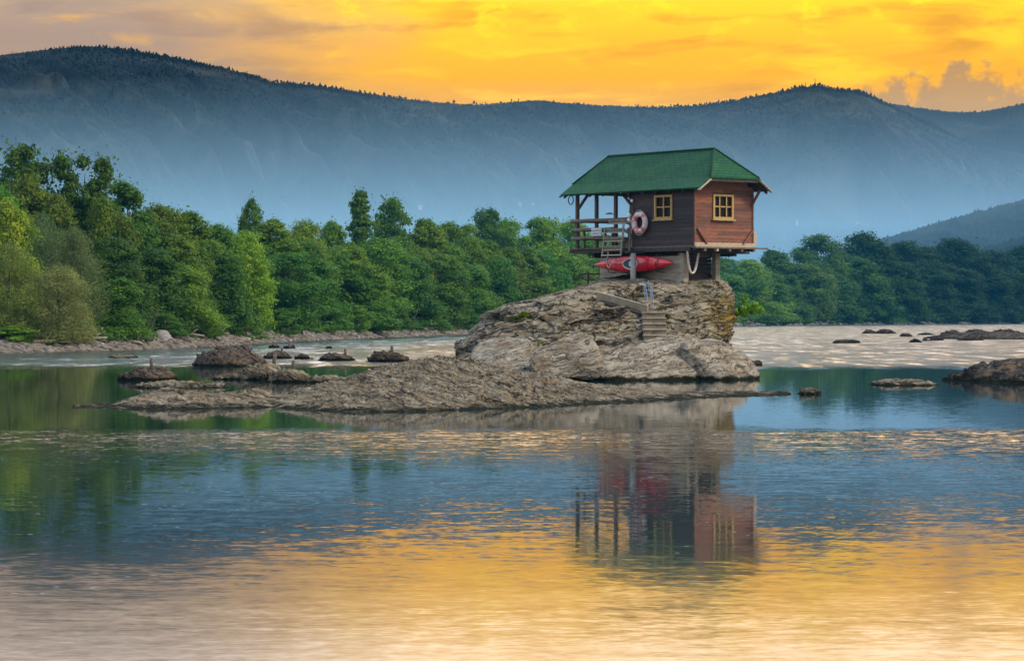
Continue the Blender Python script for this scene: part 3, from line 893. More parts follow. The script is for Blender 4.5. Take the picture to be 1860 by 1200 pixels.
def slab(label, p0, p1, thick, depth, seed, mat='slab', lean=.5, name='rock_slab', taper=0.0):
    """a tilted block of stone between two seen corners, lying against the boulder's foot"""
    c = (p0 + p1) / 2; d = p1 - p0
    L = d.length
    nu, nv = 120, 60
    th = np.linspace(0, 2 * math.pi, nu, endpoint=False); ph = np.linspace(-math.pi / 2, math.pi / 2, nv)
    TH, PH = np.meshgrid(th, ph)
    def se(v, e): return np.sign(v) * np.abs(v) ** e
    X = L / 2 * se(np.cos(PH), .4) * se(np.cos(TH), .6)
    tp = 1 + taper * X / (L / 2)
    Y = depth / 2 * se(np.cos(PH), .4) * se(np.sin(TH), .6) * (1 + .5 * taper * X / (L / 2))
    Z = thick / 2 * se(np.sin(PH), .5) * tp
    P = np.stack([X, Y, Z], -1)
    q = (Z + .12 * X) / (thick * .28) + .6 * fbm(P, 3, seed)
    fr = q - np.floor(q)
    n = P / np.array([L / 2, depth / 2, thick / 2]) ; n /= np.linalg.norm(n, axis=-1, keepdims=True)
    dd = .10 * fbm(P * .9 + seed, 4, seed) + .06 * (fr ** 1.5 - .4) + .025 * fbm(P * 4, 3, seed + 3)
    P = P + n * dd[..., None] * min(1.3, thick * 1.6)
    o = mobj(name, npmesh(name, P.reshape(-1, 3), gridq(nu, nv, True)), M[mat])
    xa = d.normalized(); ya = Vector((0, math.cos(lean), math.sin(lean))); ya = (ya - xa * ya.dot(xa)).normalized(); za = xa.cross(ya)
    o.matrix_world = Matrix.Translation(c) @ Matrix((xa, ya, za)).transposed().to_4x4()
    return tag(o, label, 'rock')
slab('pale tilted slab leaning on the front of the boulder, rising to the right', wp(966, 671, 90.6), wp(1084, 641, 91.2), .58, 1.5, 101, lean=.95, taper=.5)
slab('rounded pale block lying left of the tilted slab', wp(897, 668, 92.6), wp(983, 676, 91.6), .62, 1.4, 103, lean=.35)
slab('long pale ledge along the foot of the boulder below the steps', wp(1085, 682, 91.8), wp(1285, 648, 94.2), .62, 2.4, 105, lean=.6, taper=.25)
slab('upright block at the right foot of the boulder', wp(1262, 672, 92.8), wp(1350, 668, 95.0), 1.05, 2.4, 107, lean=.55)
slab('low curved slab at the left foot of the boulder', wp(856, 652, 94.6), wp(960, 648, 93.6), .55, 2.0, 109, lean=.5)

# pegs standing on the rocks
def peg(px, ybot, ytop, Y, label, lean=0.0):
    b = wp(px, ybot, Y)
    t = empty('mooring_peg', b - Vector((0, 0, .15)))
    hgt = (ybot - ytop) * Y / F
    r = .07 + .01 * math.sin(px)
    hgt += .14
    m = MB().tube([(0, 0, 0), (lean * .5, .0, .15 + hgt * .5), (lean, .01, .15 + hgt)], [r * 1.1, r, r * .95], 9)
    m.build('post', M['peg'], t, True)
    MB().tube([(lean, .01, .15 + hgt), (lean, .01, .17 + hgt)], [r * 1.0, r * .7], 9).build('cut_top', M['driftwood'], t, False)
    return tag(t, label, 'peg', 'pegs standing on the river rocks')
peg(275, 672, 657, 93.0, 'tall pale peg on the lone rock in the still green water')
peg(449, 646, 634, 119, 'leaning peg at the end of the largest ribbed rock', .12)
peg(512, 641, 635.5, 143, 'short peg on the round topped rock behind the ribbed one')
peg(627, 645, 638, 135, 'dark peg on the flat tapering rock in mid riffle')
peg(712, 642, 633, 131, 'dark peg on the notched rock nearest the boulder')
peg(496, 666, 652, 95.0, 'leaning peg on the steeper left hump of the pegged reef', .07)
peg(533, 675, 661.5, 93.0, 'upright peg on the broad half of the pegged reef')
# ------------------------------------------------------------------ the cabin
# cabin axes: a runs along the dark front wall (away to the left), b along the red gable wall (away to the right)
HX, HY = 6.77, 102.0
HA = math.atan2(.616, .788)
def L(a, b, z): return (b, a, z)
def HW(a, b, z):
    return Vector((HX + b * math.cos(HA) - a * math.sin(HA), HY + b * math.sin(HA) + a * math.cos(HA), z))
FL = 4.78             # floor level
EAVE, MIDZ, RIDGE = 6.88, 7.29, 8.41
WID = 2.89            # gable width
LEN = 3.507           # enclosed length
DECK = 7.02           # end of the open deck

cabin = empty('river_cabin', (HX, HY, 0), HA)
tag(cabin, 'small wooden cabin with green roof, dark front wall and red gable standing on the boulder', 'cabin')
rnd = random.Random(4)

def boards(m, a0, a1, z0, z1, plane, axis, hgt=.145, th=.035, hole=None, out=-1):
    """horizontal boarding on the plane b=plane (axis 'a') or a=plane (axis 'b'), leaving a window hole (lo, hi, z0, z1)"""
    z = z0
    while z < z1 - .01:
        t = min(z + hgt, z1)
        spans = [(a0, a1)]
        if hole and t > hole[2] and z < hole[3]:
            spans = [(a0, hole[0]), (hole[1], a1)]
        for s0, s1 in spans:
            cuts = [s0]
            if s1 - s0 > 1.4 and rnd.random() < .35:
                cuts.append(rnd.uniform(s0 + .5, s1 - .5))
            cuts.append(s1)
            for c0, c1 in zip(cuts[:-1], cuts[1:]):
                off = plane + out * (th / 2 + rnd.uniform(0, .008))
                c = (c0 + c1) / 2; ln = c1 - c0 - .003
                zz = (z + t) / 2; hh = t - z - .006
                if axis == 'a': m.box(L(c, off, zz), (th, ln, hh))
                else: m.box(L(off, c, zz), (ln, th, hh))
        z = t

WD = (1.19, 2.20, 5.78, 6.69)      # dark wall window
WR = (.854, 1.88, 5.76, 6.69)      # red wall window
m = MB(); boards(m, .0, LEN, FL - .05, 7.02, 0.0, 'a', hole=WD)
m.build('front_wall', M['dark_wood'], cabin)['label'] = 'dark stained board front wall'
m = MB(); boards(m, .02, WID - .02, FL - .0, 6.99, 0.0, 'b', hole=WR, hgt=.13); boards(m, .27, WID - .27, 6.99, 7.2, 0.0, 'b', hgt=.13)
# boards above, narrowing under the half hip
m.build('gable_wall', M['red_wood'], cabin)['label'] = 'worn red board gable wall'
m = MB(); boards(m, 0, LEN, FL - .05, 7.0, WID, 'a', out=1)
m.build('back_wall', M['dark_wood'], cabin)
m = MB(); boards(m, .02, WID - .02, FL - .05, 7.2, LEN, 'b', out=1, hole=(1.9, 2.7, FL - .1, 6.6))
m.build('deck_wall', M['dark_wood'], cabin)
# inside lining so that the windows look into a dark room
m = MB()
m.box(L(LEN / 2, .10, 5.9), (.03, LEN - .1, 2.2)); m.box(L(.11, WID / 2, 6.0), (WID - .3, .03, 2.4)); m.box(L(LEN / 2, WID - .1, 5.9), (.03, LEN - .3, 2.2)); m.box(L(LEN - .12, .95, 5.9), (1.6, .03, 2.2))
m.box(L(LEN / 2, WID / 2, 7.0), (WID - .1, LEN - .1, .04)); m.box(L(LEN / 2, WID / 2, FL + .02), (WID - .1, LEN - .1, .04))
m.build('room_lining', M['underside'], cabin)
# corner boards
m = MB()
m.box(L(-.035, -.02, (FL + 6.95) / 2), (.055, .075, 2.1))
m.build('corner_board', M['red_wood'], cabin)
m = MB(); m.box(L(-.03, WID + .0, (FL + 6.95) / 2), (.06, .08, 2.1)); m.build('corner_board', M['red_wood'], cabin)
m = MB(); m.box(L(LEN - .05, -.045, (FL + 6.9) / 2), (.02, .10, 2.1)); m.build('corner_board', M['dark_wood'], cabin)

def window(wall, lo, hi, z0, z1, cols):
    """frame, panes and glazing bars set in the opening"""
    fr = MB(); t = .085; dp = .07; pr = -.055
    def bx(s, z, ds, dz, d=dp, o=pr):
        if wall == 'a': fr.box(L(s, o, z), (d, ds, dz))
        else: fr.box(L(o, s, z), (ds, d, dz))
    bx((lo + hi) / 2, z1 - t / 2, hi - lo, t); bx((lo + hi) / 2, z0 + t / 2, hi - lo, t)
    bx(lo + t / 2, (z0 + z1) / 2, t, z1 - z0 - 2 * t); bx(hi - t / 2, (z0 + z1) / 2, t, z1 - z0 - 2 * t)
    f = fr.build('window', M['frame_yellow'], cabin)
    fr = MB()
    for k in range(1, cols):
        s = lo + (hi - lo) * k / cols
        bx(s, (z0 + z1) / 2, .045, z1 - z0 - 2 * t, .045, -.043)
    zc = (z0 + z1) / 2 + .0
    w_ = (hi - lo - 2 * t)
    for k in range(cols):
        s = lo + t + w_ * (k + .5) / cols
        bx(s, zc, w_ / cols - .047, .045, .04, -.041)
    fr.build('glazing_bar', M['frame_yellow'], f)
    fr = MB(); bx((lo + hi) / 2, (z0 + z1) / 2, hi - lo - 2 * t, z1 - z0 - 2 * t, .012, .0)
    fr.build('glass', M['glass'], f)
    fr = MB(); bx((lo + hi) / 2, z0 - .03, hi - lo + .10, .05, .13, -.075)
    fr.build('sill', M['frame_yellow'] if wall == 'b' else M['frame_yellow'], f)
    fr = MB(); bx((lo + hi) / 2, (z0 + z1) / 2, hi - lo, z1 - z0, .02, .035)
    fr.build('backing', M['underside'], f)
    return f
window('a', *WD, 2)
window('b', *WR, 3)

# roof: two long slopes with half hips at both ends, sheeted in green shingle
A0, A1 = -.63, 7.41
RA0, RA1 = .50, 6.69
B0, B1 = -.40, WID + .40
H0, H1 = .20, WID - .20
MB_ = WID / 2
def roof():
    bm = bmesh.new()
    P = {}
    def v(k, a, b, z): P[k] = bm.verts.new(L(a, b, z))
    v('r0', RA0, MB_, RIDGE); v('r1', RA1, MB_, RIDGE)
    v('f0', A0, H0, MIDZ); v('f1', A1, H0, MIDZ); v('e0', A0, B0, EAVE); v('e1', A1, B0, EAVE)
    v('g0', A0, H1, MIDZ); v('g1', A1, H1, MIDZ); v('k0', A0, B1, EAVE); v('k1', A1, B1, EAVE)
    uvl = bm.loops.layers.uv.new('UVMap')
    def face(keys, kind):
        f = bm.faces.new([P[k] for k in keys])
        for lp in f.loops:
            b, a, z = lp.vert.co
            if kind == 'f': lp[uvl].uv = (a, math.hypot(MB_ - b, RIDGE - z) * -1 + 10)
            elif kind == 'b': lp[uvl].uv = (a, math.hypot(MB_ - b, RIDGE - z) * -1 + 10)
            else: lp[uvl].uv = (b, (z - MIDZ) * 1.42 + 4)
        return f
    face(['f0', 'r0', 'r1', 'f1'], 'f'); face(['e0', 'f0', 'f1', 'e1'], 'f')
    face(['g1', 'r1', 'r0', 'g0'], 'b'); face(['k1', 'g1', 'g0', 'k0'], 'b')
    face(['f0', 'g0', 'r0'], 'h'); face(['g1', 'f1', 'r1'], 'h')
    bm.normal_update()
    me = bpy.data.meshes.new('roof'); bm.to_mesh(me); bm.free()
    return me
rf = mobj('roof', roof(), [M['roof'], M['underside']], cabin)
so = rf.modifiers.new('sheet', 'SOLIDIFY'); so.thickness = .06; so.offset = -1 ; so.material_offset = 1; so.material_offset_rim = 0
so.use_even_offset = True
mm = MB()
mm.tube([L(RA0 - .02, MB_, RIDGE + .015), L(RA1 + .02, MB_, RIDGE + .015)], .045, 8)
for s, a, ra in ((-1, A0, RA0), (1, A1, RA1)):
    for hb in (H0, H1):
        mm.tube([L(ra, MB_, RIDGE + .015), L(a, hb, MIDZ + .015)], .035, 8)
mm.build('ridge_cap', M['roof'], rf, True)

# rake boards at both ends and fascia boards on the half hips
for a in (A0, A1):
    for (bl, bh) in ((B0, H0), (B1, H1)):
        mm = MB(); off = -.03 if a < 0 else .03
        mm.bar(L(a + off, bl, EAVE - .09), L(a + off, bh, MIDZ - .09), .03, .13, up=(0, 1, 0))
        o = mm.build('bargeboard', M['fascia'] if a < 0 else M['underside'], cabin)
    mm = MB(); mm.box(L(a + (.05 if a < 0 else -.05), MB_, MIDZ - .115), (H1 - H0 - .05, .03, .09)); mm.build('hip_fascia', M['underside'], cabin)
# rafter ends and plates under the eaves
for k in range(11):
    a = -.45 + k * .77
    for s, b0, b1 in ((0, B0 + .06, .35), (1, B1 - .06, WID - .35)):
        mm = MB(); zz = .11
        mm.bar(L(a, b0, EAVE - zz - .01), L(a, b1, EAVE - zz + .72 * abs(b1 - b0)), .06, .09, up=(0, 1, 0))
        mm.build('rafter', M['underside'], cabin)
for b in (.0, WID):
    mm = MB(); mm.box(L((DECK + LEN) / 2 + .05, b + (.06 if b == 0 else -.06), 6.93), (.13, DECK - LEN + .3, .14)); mm.build('wall_plate', M['brown_post'], cabin)
mm = MB(); mm.box(L(DECK - .08, MB_, 6.94), (WID - .15, .12, .12)); mm.build('tie_beam', M['brown_post'], cabin)

# posts of the open deck, with knee braces
for a, b in ((DECK - .10, .06), (DECK - 1.27, .06), (DECK - 2.42, .06), (DECK - .10, WID - .06)):
    mm = MB(); mm.box(L(a, b, (FL + 6.86) / 2), (.115, .115, 6.86 - FL)); mm.build('post', M['brown_post'], cabin)
mm = MB(); mm.bar(L(DECK - .15, .06, 6.32), L(DECK - .72, .06, 6.84), .08, .09, up=(1, 0, 0)); mm.build('knee_brace', M['brown_post'], cabin)
mm = MB(); mm.bar(L(LEN + .04, .06, 6.25), L(LEN + .72, .06, 6.84), .08, .09, up=(1, 0, 0)); mm.build('knee_brace', M['brown_post'], cabin)
mm = MB(); mm.bar(L(-.06, WID - .04, 6.35), L(-.46, WID - .04, 6.84), .07, .09, up=(1, 0, 0)); mm.build('knee_brace', M['red_wood'], cabin)

# floor, joists and sills
mm = MB()
for k in range(22):
    mm.box(L(LEN + .1 + k * .165, WID / 2 - .05, FL - .03 + .003 * (k % 3)), (WID + .22, .155, .045))
mm.build('deck_floor', M['old_wood'], cabin)
mm = MB(); mm.box(L(LEN + 1.8, -.06, FL - .12), (.09, DECK - LEN + .30, .15)); mm.build('edge_beam', M['underside'], cabin)
mm = MB(); mm.box(L(LEN / 2 + .1, -.02, FL - .14), (.10, LEN - .2, .15)); mm.build('edge_beam', M['underside'], cabin)
mm = MB(); mm.box(L(LEN / 2 + .02, -.055, FL - .045), (.02, LEN - .05, .07)); mm.build('drip_board', M['old_wood'], cabin)
mm = MB(); mm.box(L(-.055, WID / 2, FL + .02), (WID + .10, .06, .16)); mm.build('sill_board', M['pale_wood'], cabin)['label'] = 'bleached sill board under the red gable'
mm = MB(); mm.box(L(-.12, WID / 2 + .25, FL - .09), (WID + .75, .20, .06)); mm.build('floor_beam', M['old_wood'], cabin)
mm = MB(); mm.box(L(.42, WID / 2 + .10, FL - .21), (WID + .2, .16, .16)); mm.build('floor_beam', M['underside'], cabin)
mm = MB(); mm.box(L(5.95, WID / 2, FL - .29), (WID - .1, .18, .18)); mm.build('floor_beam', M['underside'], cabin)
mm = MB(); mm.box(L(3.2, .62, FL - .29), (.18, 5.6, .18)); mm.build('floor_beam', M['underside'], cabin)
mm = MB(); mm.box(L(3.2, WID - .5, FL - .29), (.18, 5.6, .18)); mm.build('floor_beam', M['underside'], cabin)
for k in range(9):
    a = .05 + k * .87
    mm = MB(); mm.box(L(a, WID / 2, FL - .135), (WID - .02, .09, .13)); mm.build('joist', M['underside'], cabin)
for k in range(5):
    mm = MB(); mm.box(L(-.12, .35 + k * .62, FL - .17), (.10, .16, .10)); mm.build('joist_end', M['pale_wood'] if k in (1,) else M['old_wood'], cabin)
# little corner braces low on the red wall
for (b0, b1) in ((.05, .52), (WID - .02, WID - .55)):
    mm = MB(); mm.bar(L(-.065, b0, FL + .62), L(-.065, b1, FL + .06), .05, .14, up=(0, 1, 0)); mm.build('corner_brace', M['red_wood'], cabin)
mm = MB(); mm.box(L(-.05, WID + .10, FL + .30), (.14, .05, .55)); mm.build('corner_plank', M['pale_wood'], cabin)

# rails of the deck: three logs on the front, two on the far side, one at the end
for z, r, a1 in ((5.84, .072, 7.16), (5.49, .070, 7.12), (5.16, .070, 7.14)):
    mm = MB(); mm.tube([L(a1, -.04, z), L(6.2, -.05, z + .012), L(5.2, -.04, z - .005), L(4.62 if z < 5.8 else LEN + .02, -.045, z + .01)], [r, r * .97, r, r * .92], 10)
    mm.build('rail', M['log_wood'], cabin, True)
for z in (5.80, 5.40):
    mm = MB(); mm.box(L((DECK + LEN) / 2 + .05, WID - .02, z), (.05, DECK - LEN + .1, .13)); mm.build('rail', M['pale_wood'] if z > 5.6 else M['old_wood'], cabin)
for z in (5.84, 5.50, 5.16):
    mm = MB(); mm.tube([L(DECK - .02, -.1, z), L(DECK - .02, WID + .06, z)], .055, 8); mm.build('rail', M['log_wood'], cabin, True)
for a in (6.45, 5.2, 4.75):
    mm = MB(); mm.box(L(a, .03, FL + .36), (.07, .06, .72)); mm.build('baluster', M['brown_post'], cabin)

# steep boarding steps hung on the outside of the deck
st = empty('boarding_steps'); st.parent = cabin
sa0, sa1 = 3.62, 4.72
for k in range(4):
    z = 4.74 + k * .335; b = -.46 + k * .045
    mm = MB(); mm.box(L((sa0 + sa1) / 2 - .05 * k, b, z), (.17, sa1 - sa0 - .02, .035), Matrix.Rotation(R(58), 3, 'Y'))
    tr = mm.build('tread', M['tread_wood'], st)
    mm = MB(); mm.box(L((sa0 + sa1) / 2 - .05 * k, b - .055, z - .075), (.035, sa1 - sa0 + .02, .035)); mm.build('lit_edge_strip', M['pale_wood'], tr)  # pale strip puts the light on the tread's lower edge into colour
for a, zt in ((sa0, 5.62), (sa1, 5.50)):
    mm = MB(); mm.bar(L(a, -.52, 4.42), L(a, -.38, zt), .05, .07, up=(0, 1, 0)); mm.build('stringer', M['tread_wood'], st)
mm = MB(); mm.box(L((sa0 + sa1) / 2, -.53, 4.47), (.05, sa1 - sa0 + .06, .05)); mm.build('bottom_bar', M['pale_wood'], st)
mm = MB(); mm.bar(L(sa0 - .12, -.20, 4.6), L(sa0 - .12, -.16, 5.72), .045, .05); mm.build('upright', M['tread_wood'], st)
mm = MB(); mm.bar(L(sa0 + .02, -.36, 5.36), L(sa0 - .14, -.16, 5.50), .03, .05); mm.build('bracket', M['tread_wood'], st)
mm = MB(); mm.bar(L(sa0 + .25, -.20, 5.05), L(sa0 + .85, -.16, 5.02), .22, .03); mm.build('backboard', M['pale_wood'], st)
mm = MB(); mm.bar(L(sa0 + .10, -.14, 5.37), L(sa0 + 1.0, -.12, 5.34), .20, .03); mm.build('backboard', M['pale_wood'], st)

# concrete base with board marks, its dark boarded recess and corner posts
pa0, pa1, pb0, pb1 = .95, 5.77, .25, 2.02
mm = MB(); z = 2.7
k = 0
while z < 4.40:
    h = .155; mm.box(L((pa0 + pa1) / 2 + .03, pb0 + .15, z + h / 2), (.30 + (.012 if k % 2 else 0.0) + rnd.uniform(0, .006), pa1 - pa0 - .06, h - .004)); z += h; k += 1
mm.build('concrete_base', M['concrete'], cabin)
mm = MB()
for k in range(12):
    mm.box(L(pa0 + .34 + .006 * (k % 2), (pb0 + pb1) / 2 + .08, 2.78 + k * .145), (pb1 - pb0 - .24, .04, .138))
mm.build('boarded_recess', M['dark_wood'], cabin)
mm = MB(); mm.box(L(3.5, 1.25, 3.5), (1.3, 4.2, 1.8)); mm.build('base_core', M['grey_concrete'], cabin)
mm = MB(); mm.box(L(pa0 + .04, pb0 + .10, 3.62), (.26, .24, 1.80)); mm.build('corner_pillar', M['concrete'], cabin, bevel=.015)
mm = MB(); mm.box(L(pa0 + .08, pb1 - .02, 3.72), (.24, .22, 1.62)); mm.build('corner_pillar', M['concrete'], cabin, bevel=.015)
mm = MB(); mm.tube([L(2.90, -.52, 2.9), L(2.90, -.52, 4.52)], .105, 16); mm.build('round_column', M['grey_concrete'], cabin, True)
mm = MB(); mm.box(L(2.95, -.38, 4.56), (.9, .14, .09)); mm.build('bracket', M['underside'], cabin)
mm = MB(); mm.box(L(pa0 + .25, 1.1, 4.46), (1.7, .10, .18)); mm.build('header', M['old_wood'], cabin)

# ------------------------------------------------------------------ things hung on or standing by the cabin
def on_cabin(name, label, cat, a, b, z, group=None):
    e = empty(name, HW(a, b, z), HA); return tag(e, label, cat, group)

# kayak, seen from above: a lens with a raised deck ridge
def kayak():
    t = on_cabin('kayak', 'slim red kayak slung along the concrete base under the cabin', 'kayak', 3.38, -.06, 4.13)
    nx, nr = 90, 28
    V = []
    for i in range(nx):
        s = -1 + 2 * i / (nx - 1)
        w_ = .305 * max(1e-3, (1 - abs(s) ** 2.0)) ** .92 + .004
        hh = .15 * max(0, 1 - abs(s) ** 2.4) ** .6 + .012
        rock_ = .05 * s * s
        for k in range(nr):
            a = 2 * math.pi * k / nr
            c, s_ = math.cos(a), math.sin(a)
            zz = w_ * np.sign(c) * abs(c) ** .85
            out = hh * s_ * (1.0 if s_ < 0 else .8)
            if s_ > 0: out += .035 * max(0, 1 - abs(zz) / max(w_, .01) * 2.2) * (1 - abs(s))
            V.append((-out - rock_, s * 2.33, zz))
    Q = gridq(nr, nx, True)
    hull = mobj('hull', npmesh('hull', np.array(V), Q), M['kayak_red'], t)
    rim = MB()
    pts = []
    for k in range(33):
        a = 2 * math.pi * k / 32
        y = .42 * math.cos(a) ; z = .205 * math.sin(a) * (1 - .22 * math.cos(a))
        pts.append((-.155 - .01 * abs(math.cos(a)), y + .05, z))
    rim.tube(pts, .026, 8, False)
    cp = rim.build('cockpit_rim', M['grey_rim'], t, True)
    well = MB(); ring = pts[:-1]
    n0 = len(ring); Vw = [(p[0] + .012, p[1], p[2]) for p in ring] + [(-.05, .05 + (p[1] - .05) * .7, p[2] * .7) for p in ring]
    Fw = [(k, (k + 1) % n0, (k + 1) % n0 + n0, k + n0) for k in range(n0)] + [tuple(range(2 * n0 - 1, n0 - 1, -1))]
    Vc = [(p[0] + .004, .05 + (p[1] - .05) * .98, p[2] * .98) for p in ring]
    well.add([(-.166, p[1], p[2]) for p in Vc], [tuple(range(n0))]).build('cockpit', M['cockpit'], t)
    seat = MB(); seat.box((-.172, .0, 0), (.012, .20, .17)); seat.build('seat', M['grey_rim'], t, bevel=.01)
    for s in (-1, 1):
        for y0 in (.95, 1.5):
            lines = MB(); pts2 = []
            for k in range(7):
                f = -1 + k / 3
                ss = (y0) / 2.33
                w_ = .305 * (1 - ss ** 2) ** .92
                hh = .15 * (1 - ss ** 2.4) ** .6
                pts2.append((-hh * math.sqrt(max(0, 1 - min(1, abs(f)) ** 2)) - .06 * ss - .014, s * y0, f * w_))
            lines.tube(pts2, .008, 5); lines.build('deck_line', M['black_metal'], t)
    grab = MB(); grab.tube([(-.03, 2.30, 0), (-.06, 2.38, .01), (-.03, 2.42, 0)], .014, 6); grab.build('grab_loop', M['black_metal'], t, True)
    return t
kayak()
for a in (1.95, 4.75):
    t = on_cabin('kayak_strap', 'strap holding up the red kayak, %s' % ('near its pointed end by the corner pillar' if a < 3 else 'near its end below the deck'), 'strap', a, 0, 4.45)
    MB().tube([(.05, 0, .05), (-.20, 0, -.02), (-.24, 0, -.33), (-.18, 0, -.62), (.2, 0, -.66)], .014, 6).build('webbing', M['black_metal'], t, True)
    MB().box((-.245, 0, -.2), (.02, .05, .06)).build('buckle', M['grey_rim'], t)
t = on_cabin('rope_hook', 'short pale rope loop dangling in front of the kayak deck', 'rope', 4.45, -.42, 4.60)
pts = [(0, .06 * math.cos(k), -.05 * k) for k in range(0, 2)] + [(0, .12, -.35), (0, .09, -.55), (0, -.0, -.62), (0, -.09, -.55), (0, -.08, -.42)]
MB().tube(pts, .022, 7).build('loop', M['rope'], t, True)
MB().tube([(.45, .06, -.02), (0, .06, .0)], .014, 6).build('hook', M['black_metal'], t, True)

# life ring
def life_ring():
    t = on_cabin('life_ring', 'faded pink and white life ring hung on the dark front wall', 'life ring', 2.93, -.16, 5.68)
    def torus(a0, a1, r, R1=.315, n=24):
        m_ = MB(); pts = []
        for k in range(n + 1):
            a = a0 + (a1 - a0) * k / n
            pts.append((0, R1 * math.cos(a), R1 * 1.02 * math.sin(a)))
        m_.tube(pts, r, 14, a1 - a0 < 6); return m_
    torus(0, 2 * math.pi, .105, n=48).build('ring', M['ring_white'], t, True)
    for k in range(4):
        c = math.pi / 4 + k * math.pi / 2
        torus(c - .20, c + .20, .111, n=8).build('band', M['ring_band'], t, True)
    m_ = MB(); pts = []
    for k in range(65):
        a = 2 * math.pi * k / 64
        sag = .045 * abs(math.sin(2 * (a - math.pi / 4))) ** 1.0
        rr = .42 + sag
        pts.append((-.03, rr * math.cos(a), rr * math.sin(a)))
    m_.tube(pts, .012, 6, False); m_.build('grab_rope', M['rope'], t, True)
    MB().tube([(.10, 0, .40), (-.10, 0, .42), (-.10, 0, .46)], .016, 6).build('hook', M['black_metal'], t, True)
life_ring()

# U of thick rope under the floor
t = on_cabin('mooring_rope', 'thick pale rope hanging in a U below the near corner of the floor', 'rope', .40, -.04, 4.55)
pts = []
for k in range(25):
    s = k / 24; x = .02 + .56 * s
    pts.append((x, -.02 + .05 * math.sin(s * 3), -.80 * (1 - abs(2 * s - 1) ** 2.6)))
MB().tube([(.02, -.02, .12)] + pts + [(.58, 0, .12)], .042, 10).build('rope', M['rope'], t, True)
MB().tube([(.30, .1, .02), (.30, -.05, .02)], .04, 8).build('cleat', M['white_plastic'], t, True)

# small fittings on the deck
t = on_cabin('notice_board', 'small pale slatted board tied to the deck rail', 'board', 5.52, -.135, 5.38)
MB().box((0, 0, .12), (.025, .62, .09)).box((0, 0, .01), (.025, .60, .09)).box((0, 0, -.10), (.025, .58, .08)).build('slats', M['grey_rim'], t)
for y in (.2, -.2):
    MB().box((.02, y, 0), (.02, .05, .36)).build('batten', M['old_wood'], t)
t = on_cabin('deck_lamp', 'small black lamp on an arm fixed to the middle deck post', 'lamp', DECK - 2.30, .06, 6.12)
MB().tube([(0, -.05, -.1), (0, .12, -.02), (0, .30, .0)], .016, 6).build('arm', M['black_metal'], t, True)
MB().box((0, .30, -.03), (.14, .26, .05), taper=.7).build('lamp_head', M['black_metal'], t, bevel=.01)
t = on_cabin('folding_chair', 'dark folding chair standing on the deck behind the rail', 'chair', 4.25, .75, FL)
for (x, y) in ((-.2, -.2), (.2, -.2), (-.2, .2), (.2, .2)):
    MB().bar((x, y, 0), (x, y * .8, .78), .03, .03).build('leg', M['black_metal'], t)
MB().box((0, 0, .76), (.44, .38, .03)).build('seat', M['old_wood'], t)
MB().bar((-.2, -.18, .78), (-.2, -.24, 1.32), .03, .03).bar((.2, -.18, .78), (.2, -.24, 1.32), .03, .03).build('back_frame', M['black_metal'], t)
MB().box((0, -.22, 1.2), (.44, .03, .2)).build('backrest', M['old_wood'], t)
t = on_cabin('deck_bench', 'plank bench along the back of the deck', 'bench', 5.9, 2.2, FL)
MB().box((0, 0, .44), (.36, 1.6, .05)).build('seat', M['old_wood'], t)
MB().box((.2, 0, .72), (.04, 1.6, .22)).build('backrest', M['pale_wood'], t)
for y in (-.7, .7):
    MB().box((0, y, .21), (.30, .07, .42)).build('leg', M['old_wood'], t)
for z, s in ((5.98, 'upper'), (5.79, 'lower')):
    t = on_cabin('white_float', 'small white float hung beside the life ring, %s of two' % s, 'float', LEN + .12, -.10, z)
    V = []
    MB().tube([(0, 0, -.11), (0, 0, -.085), (0, 0, 0), (0, 0, .07), (0, 0, .10)], [.01, .07, .095, .06, .02], 12).build('body', M['white_plastic'], t, True)
    MB().tube([(0, 0, .09), (.02, 0, .17), (.06, 0, .2)], .012, 6).build('eye', M['black_metal'], t, True)
t = on_cabin('iron_hoop', 'thin iron hoop hung under the eave on the outermost deck post', 'hoop', DECK + .06, -.02, 6.68)
pts = [(0, .15 + .15 * math.cos(2 * math.pi * k / 24), .17 * math.sin(2 * math.pi * k / 24)) for k in range(25)]
MB().tube(pts, .022, 7, False).build('hoop', M['black_metal'], t, True)
MB().tube([(0, .02, .15), (0, -.08, .17)], .015, 6).build('nail', M['black_metal'], t, True)
t = on_cabin('eave_lamp', 'small round white lamp at the top left corner of the dark wall', 'lamp', LEN - .08, -.13, 6.53)
MB().tube([(.08, 0, .05), (-.02, 0, .02)], .02, 8).build('bracket', M['black_metal'], t, True)
MB().tube([(0, 0, .06), (0, 0, .03), (0, 0, -.03), (0, 0, -.07)], [.02, .055, .06, .02], 12).build('bulb_cover', M['white_plastic'], t, True)

# ------------------------------------------------------------------ steps, plank walk, railings on the boulder
def steps():
    p0 = on_rock(1192, 628); p1 = on_rock(1186, 566)
    t = empty('stone_steps', (p0.x, p0.y, p0.z))
    tag(t, 'flight of cast stone steps climbing the face of the boulder', 'steps')
    n = 6; 
    dzt = (p1.z - p0.z) ; dyt = (p1.y - p0.y)
    for k in range(n):
        z = dzt * (k + .6) / n
        y = dyt * (k + .2) / n - .22
        x = (p1.x - p0.x) * k / n
        w_ = .84 if k else 1.05
        mm = MB(); mm.box((x + (.12 if k == 0 else 0), y + .55, z - .35 + .02), (w_ - .03, 1.10, .70)); mm.build('riser', M['step_stone'], t, bevel=.02)
        mm = MB(); mm.box((x + (.12 if k == 0 else 0), y + .52, z + .045), (w_ + .02, 1.12, .05)); mm.build('tread', M['slab_cap'], t, bevel=.015)
    return t, p0, p1
M['slab_cap'] = simple('step_caps', (.20, .165, .115), (.34, .29, .205), 4, (1, 1, 1), .9, .5, .01)
stp, sp0, sp1 = steps()
q0 = on_rock(1084, 541); q1 = on_rock(1176, 566)
